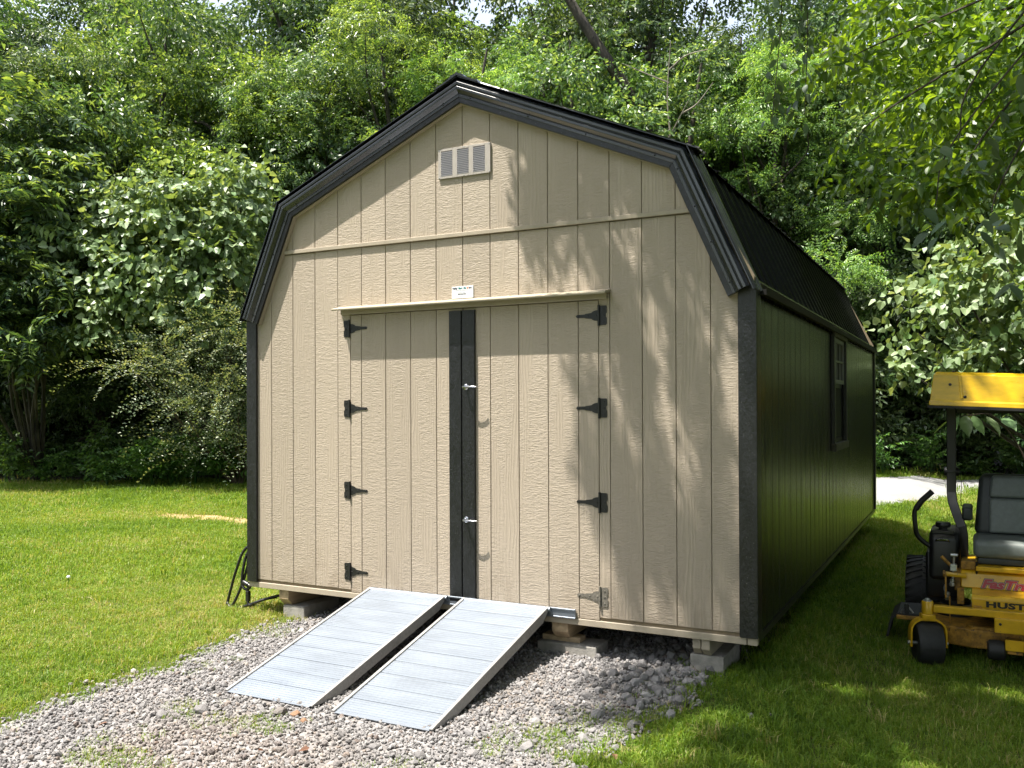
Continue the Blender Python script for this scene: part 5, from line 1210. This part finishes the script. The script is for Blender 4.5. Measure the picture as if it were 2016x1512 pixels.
def shade_keep(pos, d, scl):
    """prune the crown where the photograph shows sun coming through"""
    S = np.array(SUN); mid = pos + d / np.linalg.norm(d, axis=1, keepdims=True) * .2 * scl[:, None]
    tw = (0 - mid[:, 1]) / (-S[1]); wx_ = mid[:, 0] - S[0] * tw; wz = mid[:, 2] - S[2] * tw
    on = (tw > 0) & (wz > -.3) & (wz < 3.5) & (wx_ > -.5) & (wx_ < 3.85)
    p = np.ones(len(pos)); dark = np.zeros(len(pos), bool)
    for q in WALL_SHADE: dark |= in_poly(wx_, wz, q)
    low_ = mid[:, 2] < 6.2; p[on] = np.where((dark & low_)[on], .98, 0)
    p[low_ & ~on] *= .3
    # sun flecks on the grass and the sunlit gravel
    tg = (mid[:, 2] + .36) / S[2]; gx = mid[:, 0] - S[0] * tg; gy = mid[:, 1] - S[1] * tg
    og = ~on & (gy < 2.2)
    lim = 3.32 + .14 * np.sin(gy * 3.1) + .08 * np.sin(gy * 9) - .2 * np.exp(-((gy + .3) / .15) ** 2)
    p[og & (gx < lim)] = 0
    for (fx, fy, fr) in ((3.70, -.62, .24), (4.09, .33, .17), (4.41, .64, .16), (4.95, .95, .22), (3.45, -1.12, .34), (3.95, -1.1, .16), (4.55, -.68, .18), (4.15, -.75, .12), (4.3, -.25, .10), (5.1, .1, .12), (4.75, .25, .09), (4.5, 1.35, .10), (4.95, 1.6, .10), (5.3, 1.9, .3), (4.85, 2.6, .25)):
        p[(gx - fx) ** 2 + (gy - fy) ** 2 < fr ** 2] = 0
    tc_ = (mid[:, 2] - 1.4) / S[2]; ccx = mid[:, 0] - S[0] * tc_; ccy = mid[:, 1] - S[1] * tc_; p[(ccx > 4.62) & (ccx < 5.8) & (ccy > 1.55) & (ccy < 2.5) & ~on] *= .12
    lit = (mid[:, 0] > 2.2) & (mid[:, 0] < 6.2) & (mid[:, 1] > 2.7) & (mid[:, 1] < 6.8); p[lit & ~on] *= .10
    far = gy > 6.6 + .35 * np.sin(gx * 4) + .35 * (gx - 3.7); p[far & ~on & (gx < 9)] = 0
    return r.random(len(pos)) < p
scl = r.uniform(.75, 1.15, len(pos)); scl[-3300:] *= .52
k = shade_keep(pos, d, scl); pos, d, scl = pos[k], d[k], scl[k]
c = link('crown', foliage('crown', 'over', pos - OB, d, scl, M['leaf_over'], r), None, ot); c['kind'] = 'stuff'
low = [(4.28, 5.4, 5.3, .55, .45), (4.73, 6.3, 5.6, .7, .5), (5.14, 5.5, 4.9, .6, .45), (4.54, 5.73, 4.9, .55, .4), (5.1, 5.3, 4.3, .6, .4), (4.0, 6.0, 5.7, .5, .4), (3.85, 5.3, 4.95, .4, .3), (5.46, 5.45, 5.14, .7, .5), (4.45, 5.1, 4.3, .45, .3), (3.9, 3.6, 4.3, .28, .2), (4.09, 3.7, 4.05, .25, .18), (4.0, 3.6, 4.6, .35, .2),
       (4.0, 2.5, 3.27, .22, .12), (4.24, 2.6, 3.1, .25, .14), (4.38, 2.65, 2.95, .2, .12), (4.10, 2.72, 3.05, .2, .1), (4.84, 2.4, 2.85, .3, .2), (5.04, 2.5, 3.0, .4, .3), (4.7, 2.4, 3.05, .25, .15), (4.98, 1.9, 2.45, .25, .2), (5.6, 4.2, 4.2, .8, .6), (5.9, 3.0, 3.6, .7, .6), (4.75, 3.4, 3.7, .35, .25), (5.15, 3.3, 3.35, .4, .3), (5.0, 2.9, 3.75, .4, .3), (4.5, 3.9, 3.9, .3, .25), (5.25, 3.6, 4.3, .45, .3)]
pos, d = lobe_points(low, 1250, r, droop=-.45); c = link('crown', foliage('crown', 'over', pos - OB, d, r.uniform(.7, 1.05, len(pos)), M['leaf_over'], r), None, ot); c['kind'] = 'stuff'
m = MB(OB); m.tube(bez([(9.2, 1.6, -.8), (9.15, 1.55, 2.5), (9.0, 1.5, 5.5), (8.7, 1.4, 9.5), (8.6, 1.4, 12.5)], 5), np.linspace(.34, .12, 21), 12, False); m.build('trunk', M['bark'], ot, smooth=60)
m = MB(OB)
for e_ in ((1.6, -1.0, 5.6), (3.2, -2.6, 8.3), (4.2, 1.0, 8.6), (3.4, 3.6, 8.4), (5.0, 6.4, 8.8), (6.5, -3.2, 8.6), (8.5, 5.5, 9), (10.5, -1, 10)):
    pp = bez([(8.95, 1.5, 5.2), (7.4, 1.5 + (e_[1] - 1.5) * .3, 6.6), (5.6 * .5 + e_[0] * .5, 1.5 * .4 + e_[1] * .6, e_[2] - .25), e_], 5); m.tube(pp, np.linspace(.11, .018, len(pp)), 6, False)
for e_, r0 in (((4.0, 5.6, 5.3), .05), ((4.4, 5.2, 4.5), .045), ((3.95, 2.45, 3.3), .03), ((3.85, 3.5, 4.4), .03), ((4.75, 2.35, 2.9), .03), ((4.72, .08, 2.62), .018), ((4.6, .35, 2.35), .014), ((4.9, 1.8, 2.4), .02), ((3.5, 2.18, 4.9), .03)):
    pp = bez([(9.0, 1.5, 5.0), (7.0, (1.5 + e_[1]) / 2 + .3, 5.4), (5.6, e_[1] * .85 + .2, (e_[2] + 5.2) / 2), (e_[0] * .8 + 1.05, e_[1], e_[2] * .85 + .75), e_], 5); m.tube(pp, np.linspace(r0 * .75, .003, len(pp)), 5, False)
for a_, b_ in (((3.47, 2.17, 5.2), (3.40, 2.13, 3.55)), ((3.62, 2.24, 5.1), (3.62, 2.26, 3.55))):
    m.tube(bez([a_, ((a_[0] + b_[0]) / 2 + .03, a_[1], (a_[2] + b_[2]) / 2), b_], 6), .004, 5, False)
m.build('branches', M['bark'], ot, smooth=60)
spots = []
def near(p0, n, rad, size, droop, jz=1.0):
    for _ in range(n):
        p = np.array(p0) + r.normal(0, rad, 3) * np.array([1, 1, jz]); a = r.uniform(0, 6.28); spots.append((p, (math.cos(a), math.sin(a), droop + r.normal(0, .3)), size * r.uniform(.8, 1.2), r.normal(0, .6)))
for p0 in ((4.75, .03, 2.59), (4.89, .21, 2.54), (4.96, .05, 2.85), (4.62, .3, 2.3), (4.84, .19, 2.18), (4.97, .2, 2.25), (5.0, .2, 1.9), (5.03, .3, 2.05)): near(p0, 6, .075, .115, -.7)
for z in np.arange(3.5, 5.0, .075):                       # two hanging strands
    for x0, y0 in ((3.43 + .03 * math.sin(z * 3), 2.15), (3.62, 2.25)):
        if x0 > 3.55 or z > 3.45: near((x0, y0, z), 2, .045, .10, -1.3, .5)
for p0 in ((3.99, 2.45, 3.25), (4.10, 2.5, 3.2), (4.24, 2.58, 3.09), (4.38, 2.65, 2.93), (4.08, 2.72, 3.02), (4.2, 2.65, 2.9)): near(p0, 9, .09, .105, -.6)
for p0 in ((4.6, 3.2, 3.9), (4.84, 2.32, 2.81), (5.04, 2.42, 2.99), (4.67, 2.24, 3.0), (4.92, 1.81, 2.42), (5.07, 1.89, 2.28), (4.5, 2.4, 3.05)): near(p0, 10, .10, .11, -.7)
spots = spots[:290]
leaves_as_parts(ot, 'over', M['leaf_big'], spots, .1, r, lk='oval', aspect=.62)
# a sapling with a few very large leaves behind the mower
sp = empty('sapling', (5.35, 4.9, g(5.35, 4.9)), 'sapling with a few very large leaves seen under the mower canopy', 'plant'); m = MB(Vector(sp.location))
m.tube(bez([(5.35, 4.9, -.5), (5.3, 4.85, .5), (5.0, 4.75, 1.12), (4.7, 4.55, 1.16)], 5), np.linspace(.016, .004, 16), 6, False); m.build('stem', M['twig_brown'], sp)
leaves_as_parts(sp, 'big', M['leaf_redbud'], [((4.60, 4.47, 1.13), (-.75, -.3, -.55), .22, .3), ((4.72, 4.54, 1.16), (.15, -.75, -.75), .25, .0), ((4.78, 4.6, 1.16), (.5, -.5, -.7), .22, .3), ((4.9, 4.68, 1.15), (.5, -.6, -.45), .25, -.2), ((5.05, 4.75, 1.14), (.4, -.8, -.4), .24, .1), ((4.66, 4.5, 1.15), (-.25, -.6, -.8), .20, .4)], .2, r, lk='oval', aspect=.62)

# ================================================================== grass, gravel and stones
def tuft(seed, n, R_, h, wide, lean=.6):
    r = np.random.default_rng(seed); V = []; F = []; va = []
    for i in range(n):
        a = r.uniform(0, 6.28); q = R_ * math.sqrt(r.random()); x, y = q * math.cos(a), q * math.sin(a); hh = h * r.uniform(.45, 1.15); b = r.uniform(0, 6.28); ln = hh * r.uniform(.1, lean * 1.6)
        dx, dy = math.cos(b), math.sin(b); px, py = -dy, dx; ww = wide * r.uniform(.6, 1.2); k = len(V)
        V += [(x - px * ww, y - py * ww, -.01), (x + px * ww, y + py * ww, -.01), (x + dx * ln * .35 + px * ww * .8, y + dy * ln * .35 + py * ww * .8, hh * .6), (x + dx * ln * .35 - px * ww * .8, y + dy * ln * .35 - py * ww * .8, hh * .6), (x + dx * ln, y + dy * ln, hh * (1 - .25 * ln / hh))]
        F += [(k, k + 1, k + 2, k + 3), (k + 3, k + 2, k + 4, k + 4)]; v = r.random(); va += [v, v]
    FL, order = fix_tris(np.array(F)); return template('grass_tuft', np.array(V), FL, M['grass'], [('var', 'FACE', np.array(va)[order])])
TF = [tuft(100 + i, 40, .085, .036, .0019, .9) for i in range(4)] + [tuft(110 + i, 50, .17, .044, .0032, .9) for i in range(3)] + [tuft(120 + i, 30, .06, .075, .0032, .9) for i in range(2)] + [tuft(130, 60, .42, .075, .008)]
r = np.random.default_rng(202)
def lumps(x, y, s): return .5 + .25 * (np.sin(x * s + 1.3 * np.sin(y * s * .7)) + np.sin(y * s * 1.1 + 1.7 * np.sin(x * s * .6 + 2)))
def in_shed(x, y, e=0): return (x > .0 + e) & (x < W - e) & (y > .15 + e) & (y < L - e)
P = []; Sc = []; Pk = []; Ti = []
def sow(n, x0, x1, y0, y1, keep, picks, s0, s1, tint=0.):
    x = r.uniform(x0, x1, n); y = r.uniform(y0, y1, n); k = keep(x, y); x, y = x[k], y[k]
    dd = (y - tl(x)); k = (dd < .25) & ~drive_in(x, y) & ~(strip_in(x, y) & (r.random(len(x)) < .9)); x, y = x[k], y[k]
    P.append(np.stack([x, y, G(x, y)], 1)); s = r.uniform(s0, s1, len(x)); Sc.append(np.stack([s, s, s * r.uniform(.75, 1.25, len(x))], 1)); Pk.append(r.choice(picks, len(x)))
    lm = lumps(x, y, 1.7); dry = ss(-2.3, .6, y) * 0 + (.10 * ss(-3.2, -.2, x) * ss(3.5, -.5, y) * (x < 1))
    Ti.append(tint + .34 * (lm - .5) + .22 * (lumps(x + 5, y - 3, .8) - .5) - .0 + dry * (r.random(len(x)) < .6) * 2.2 + (r.random(len(x)) < .05) * .4)
def edge_keep(x, y):
    dens = np.where(pad_in(x, y, -.10), np.where(pad_in(x, y, .10), 0.0, .32), 1.0); dens[in_shed(x, y, .1)] *= .12; return r.random(len(x)) < dens
cd = lambda x, y: np.hypot(x - 4.77, y + 5.01)
def frustum(x, y, m=1.0):
    dx, dy = x - 4.77, y + 5.01; f = -.4577 * dx + .889 * dy; l = .889 * dx + .4577 * dy; return (f > 2.5) & (np.abs(l) < .5738 * f * 1.08 + m)
sow(46000, -6, 8, -3.5, 4.5, lambda x, y: edge_keep(x, y) & (cd(x, y) < 9.2) & frustum(x, y), [0, 1, 2, 3], .75, 1.25)
sow(60000, -16, 8, -2, 11, lambda x, y: edge_keep(x, y) & (cd(x, y) >= 8.6) & (cd(x, y) < 15) & frustum(x, y), [4, 5, 6], .7, 1.2)
sow(42000, -22, 9, 2, 21, lambda x, y: (cd(x, y) >= 14) & frustum(x, y) & ~in_shed(x, y), [4, 5, 6], .9, 1.5)
sow(9000, -30, 26, -26, 22, lambda x, y: ~(frustum(x, y) & (cd(x, y) < 20)) & ~in_shed(x, y) & ~pad_in(x, y), [9], .9, 1.5)
sow(1500, -9, 0, -2, 5, lambda x, y: edge_keep(x, y) & (lumps(x - 1, y + 2, 1.9) > .66) & (cd(x, y) > 6) & frustum(x, y), [7, 8], .7, 1.15, -.02)
sow(900, -1.2, .3, -2.4, 3, lambda x, y: edge_keep(x, y) & frustum(x, y) & (np.abs(x - .28 - wob(y, 1, .07)) < .22), [7, 8], .5, .9, .02)
sow(1500, 3.2, 5.2, -1.8, .6, lambda x, y: edge_keep(x, y) & frustum(x, y) & (lumps(x, y, 3.7) > .5), [7, 8], .55, 1.0, .0)
sow(500, -.35, .12, .1, 6.5, lambda x, y: (x < .1) & frustum(x, y), [7, 8], .7, 1.2, -.05)
sow(700, 3.62, 4.0, .2, 6.8, lambda x, y: frustum(x, y) & ~in_shed(x, y, .03), [7, 8], .6, 1.1, -.05)
# longer clumps
sow(2600, -8, 8, -3, 6, lambda x, y: edge_keep(x, y) & (lumps(x + 3, y, 2.9) > .62) & (cd(x, y) < 10) & frustum(x, y), [7, 8], .55, 1.0, -.12)
for fx, fy, n, sp in ((1.16, -2.11, 16, .12), (1.37, -2.2, 12, .10), (1.54, -1.60, 22, .14), (3.06, -1.05, 26, .13), (3.0, -1.21, 14, .10), (1.11, -1.59, 14, .12), (1.2, -2.27, 14, .1), (2.82, -1.38, 12, .1), (3.35, -.75, 30, .14), (3.45, -.3, 20, .12), (1.75, -1.62, 10, .08), (3.25, -1.35, 24, .12), (3.45, -1.1, 40, .2), (.55, -1.0, 12, .12), (.5, -.35, 14, .1), (2.6, -1.75, 8, .08)):
    x = r.normal(fx, sp, n); y = r.normal(fy, sp * .8, n); P.append(np.stack([x, y, G(x, y) + .005], 1)); s = r.uniform(.4, .85, n); Sc.append(np.stack([s, s, s], 1)); Pk.append(r.integers(0, 4, n)); Ti.append(np.full(n, .05))
P, Sc, Pk, Ti = np.concatenate(P), np.concatenate(Sc), np.concatenate(Pk), np.concatenate(Ti)
rot = np.stack([r.normal(0, .12, len(P)), r.normal(0, .12, len(P)), r.uniform(0, 6.28, len(P))], 1)
scatter('lawn_grass', P, rot, Sc, Pk, Ti, TF, 'mown green lawn grass around the shed and the gravel', 'grass')
# white clover heads and fallen leaves are too few to matter from here

# gravel
def rock(name, seed, sub, mat, flat=.75, amp=.28):
    bm = bmesh.new(); bmesh.ops.create_icosphere(bm, subdivisions=sub, radius=1); r = np.random.default_rng(seed); pl = r.normal(size=(9, 3)); pl /= np.linalg.norm(pl, axis=1, keepdims=True); dd = r.uniform(.55, .9, 9)
    for v in bm.verts:
        c = np.array(v.co)
        for q, h in zip(pl, dd):
            e = c @ q
            if e > h: c = c - q * (e - h) * .92
        c = c * (1 + r.normal(0, amp * .12)); v.co = Vector(c * np.array([1, r.uniform(.99, 1.01) * .8, flat]))
    me = bpy.data.meshes.new(name); bm.to_mesh(me); bm.free(); me.materials.append(mat); return me
RK = [bpy.data.objects.new('gravel_stone', rock('gravel_stone', 300 + i, 1, M['stone'], .62 + .05 * (i % 4))) for i in range(7)]
def gravel_pts(n, x0, x1, y0, y1, keep, s0, s1, zoff=.3, layers=1):
    x = r.uniform(x0, x1, n); y = r.uniform(y0, y1, n); k = keep(x, y); x, y = x[k], y[k]; s = s0 + (s1 - s0) * r.random(len(x)) ** 2.2
    return np.stack([x, y, G(x, y) + .004 + s * zoff + r.random(len(x)) * .006], 1), s
def pad_keep(x, y):
    ins = np.where(pad_in(x, y, .12), 1.0, np.where(pad_in(x, y, -.02), .62, np.where(pad_in(x, y, -.16), .03, 0))); ins = ins * np.where(y > .9, .35, 1); return r.random(len(x)) < ins
A, sA = gravel_pts(84000, .1, 3.8, -3.9, 3.2, lambda x, y: pad_keep(x, y) & ((cd(x, y) > 2.4)), .0065, .0155)
B, sB = gravel_pts(2400, .1, 3.8, -3.3, 1.2, pad_keep, .015, .026, .35)
# coarser stone by the right front corner
Cc, sC = gravel_pts(1500, 2.7, 3.75, -1.5, .7, lambda x, y: (r.random(len(x)) < np.exp(-((x - 3.22) / .26) ** 2 - ((y - .05) / .45) ** 2) * .95) & (x < 3.5), .020, .045, .35)
Q = np.concatenate([A, B, Cc]); s = np.concatenate([sA, sB, sC])
tan = .38 * ss(.45, .75, lumps(Q[:, 0] * 1.0 + 2.2, Q[:, 1] * 1.3 + .4, 1.9)) * ss(-.9, -1.5, Q[:, 1]) * ss(2.6, 1.9, Q[:, 0]); tan = np.clip(tan + (r.random(len(Q)) < .10) * .5, 0, 1)
rot = r.uniform(0, 6.28, (len(Q), 3)) * np.array([.12, .12, 1]); scl = s[:, None] * r.uniform(.75, 1.25, (len(Q), 3))
scatter('gravel', Q, rot, scl, r.integers(0, 7, len(Q)), tan, RK, 'pale grey crushed-stone gravel pad in front of the shed', 'gravel')
# loose larger stones one can pick out, lying on the gravel
RM = [rock('rock', 400 + i, 2, M['stone'], .6 + .06 * (i % 3)) for i in range(5)]
def stone(x, y, s, label, group, mat=None):
    i = int(r.integers(5)); me = RM[i]
    if mat: me = me.copy(); me.materials.clear(); me.materials.append(mat)
    o = link('rock', me, None, None, (x, y, g(x, y) + s * .34)); o.rotation_euler = (r.normal(0, .2), r.normal(0, .2), r.uniform(0, 6.28)); o.scale = (s, s * r.uniform(.8, 1.1), s); tag(o, label, 'stone', group); return o
M['stone_brown'] = plain_mat('brown_stone', (.30, .17, .10), .85, nscale=30, nvar=.3, bstr=.5, bscale=60, bdist=.004)
M['stone_grey'] = plain_mat('dark_stone', (.19, .17, .16), .85, nscale=30, nvar=.3, bstr=.5, bscale=60, bdist=.004)
stone(1.60, -1.47, .042, 'dark grey-brown rock under the foot of the left ramp', 'stones at the ramp foot', M['stone_grey'])
stone(1.69, -1.46, .032, 'reddish brown stone beside the dark rock at the ramp foot', 'stones at the ramp foot', M['stone_brown'])
stone(1.78, -1.50, .024, 'small tan stone between the feet of the two ramps', 'stones at the ramp foot', M['stone_brown'])
stone(1.20, -1.62, .048, 'pale flat stone lying on the gravel near the left edge of the picture bottom', 'loose stones', None)
for x, y, s in ((.95, -1.35, .036), (1.05, -1.75, .04), (.85, -1.7, .03), (1.45, -1.95, .03), (.72, -.85, .035), (.9, -.62, .033), (2.3, -1.62, .03), (2.62, -1.3, .036), (2.85, -1.05, .04), (3.1, -.85, .045), (3.2, -.62, .05), (2.95, -.62, .04), (3.28, -.42, .05), (3.12, -.33, .046), (3.38, -.2, .045), (3.2, -.1, .05), (3.05, -.05, .042), (2.95, -1.35, .045), (3.15, -1.15, .04), (2.75, -1.5, .036), (3.3, -.9, .036), (2.55, -1.62, .034), (3.42, -.12, .035), (3.3, .12, .04)):
    stone(x, y, s, 'grey limestone rock lying loose on the gravel', 'grey rocks loose on the gravel')
for x, y, s in ((3.78, -.52, .028), (3.86, -.42, .018)):
    stone(x, y, s, 'small pale stone lying in the grass right of the gravel', 'pale stones in the grass')

# a few dry leaves on the gravel and one clover head in the lawn
M['dry_leaf'] = plain_mat('dry_leaf', (.17, .075, .04), .7, nscale=30, nvar=.3)
Vl, Fl = leaf('oval', 1.0, .55, .25, r)
lm_ = np_mesh('fallen_leaf', Vl, fix_tris(Fl)[0], M['dry_leaf'])
for x, y, s_ in ((2.05, -1.78, .05), (1.85, -1.9, .04), (1.28, -1.5, .045), (3.2, -.72, .05), (3.35, -1.28, .05), (2.75, -1.35, .04), (.9, -1.95, .045)):
    o = link('fallen_leaf', lm_, None, None, (x, y, g(x, y) + .024)); o.rotation_euler = (r.normal(0, .3), r.normal(0, .3), r.uniform(0, 6.28)); o.scale = (s_, s_, s_); tag(o, 'curled reddish brown dead leaf lying on the gravel', 'leaf', 'dead leaves on the gravel')
cf = empty('clover_flower', (-2.07, .01, g(-2.07, .01)), 'single pale clover flower standing in the left lawn', 'flower'); CFO = Vector(cf.location)
MB(CFO).tube([CFO + Vector((0, 0, -.01)), CFO + Vector((.008, 0, .085))], .0022, 5).build('stem', M['leaf_weed'], cf)
MB(CFO).lathe([(.004, 0), (.013, .005), (.016, .012), (.012, .021), (.004, .026)], CFO + Vector((.008, 0, .083)), (0, 0, 1), 10).build('flower_head', M['white_paint'], cf)
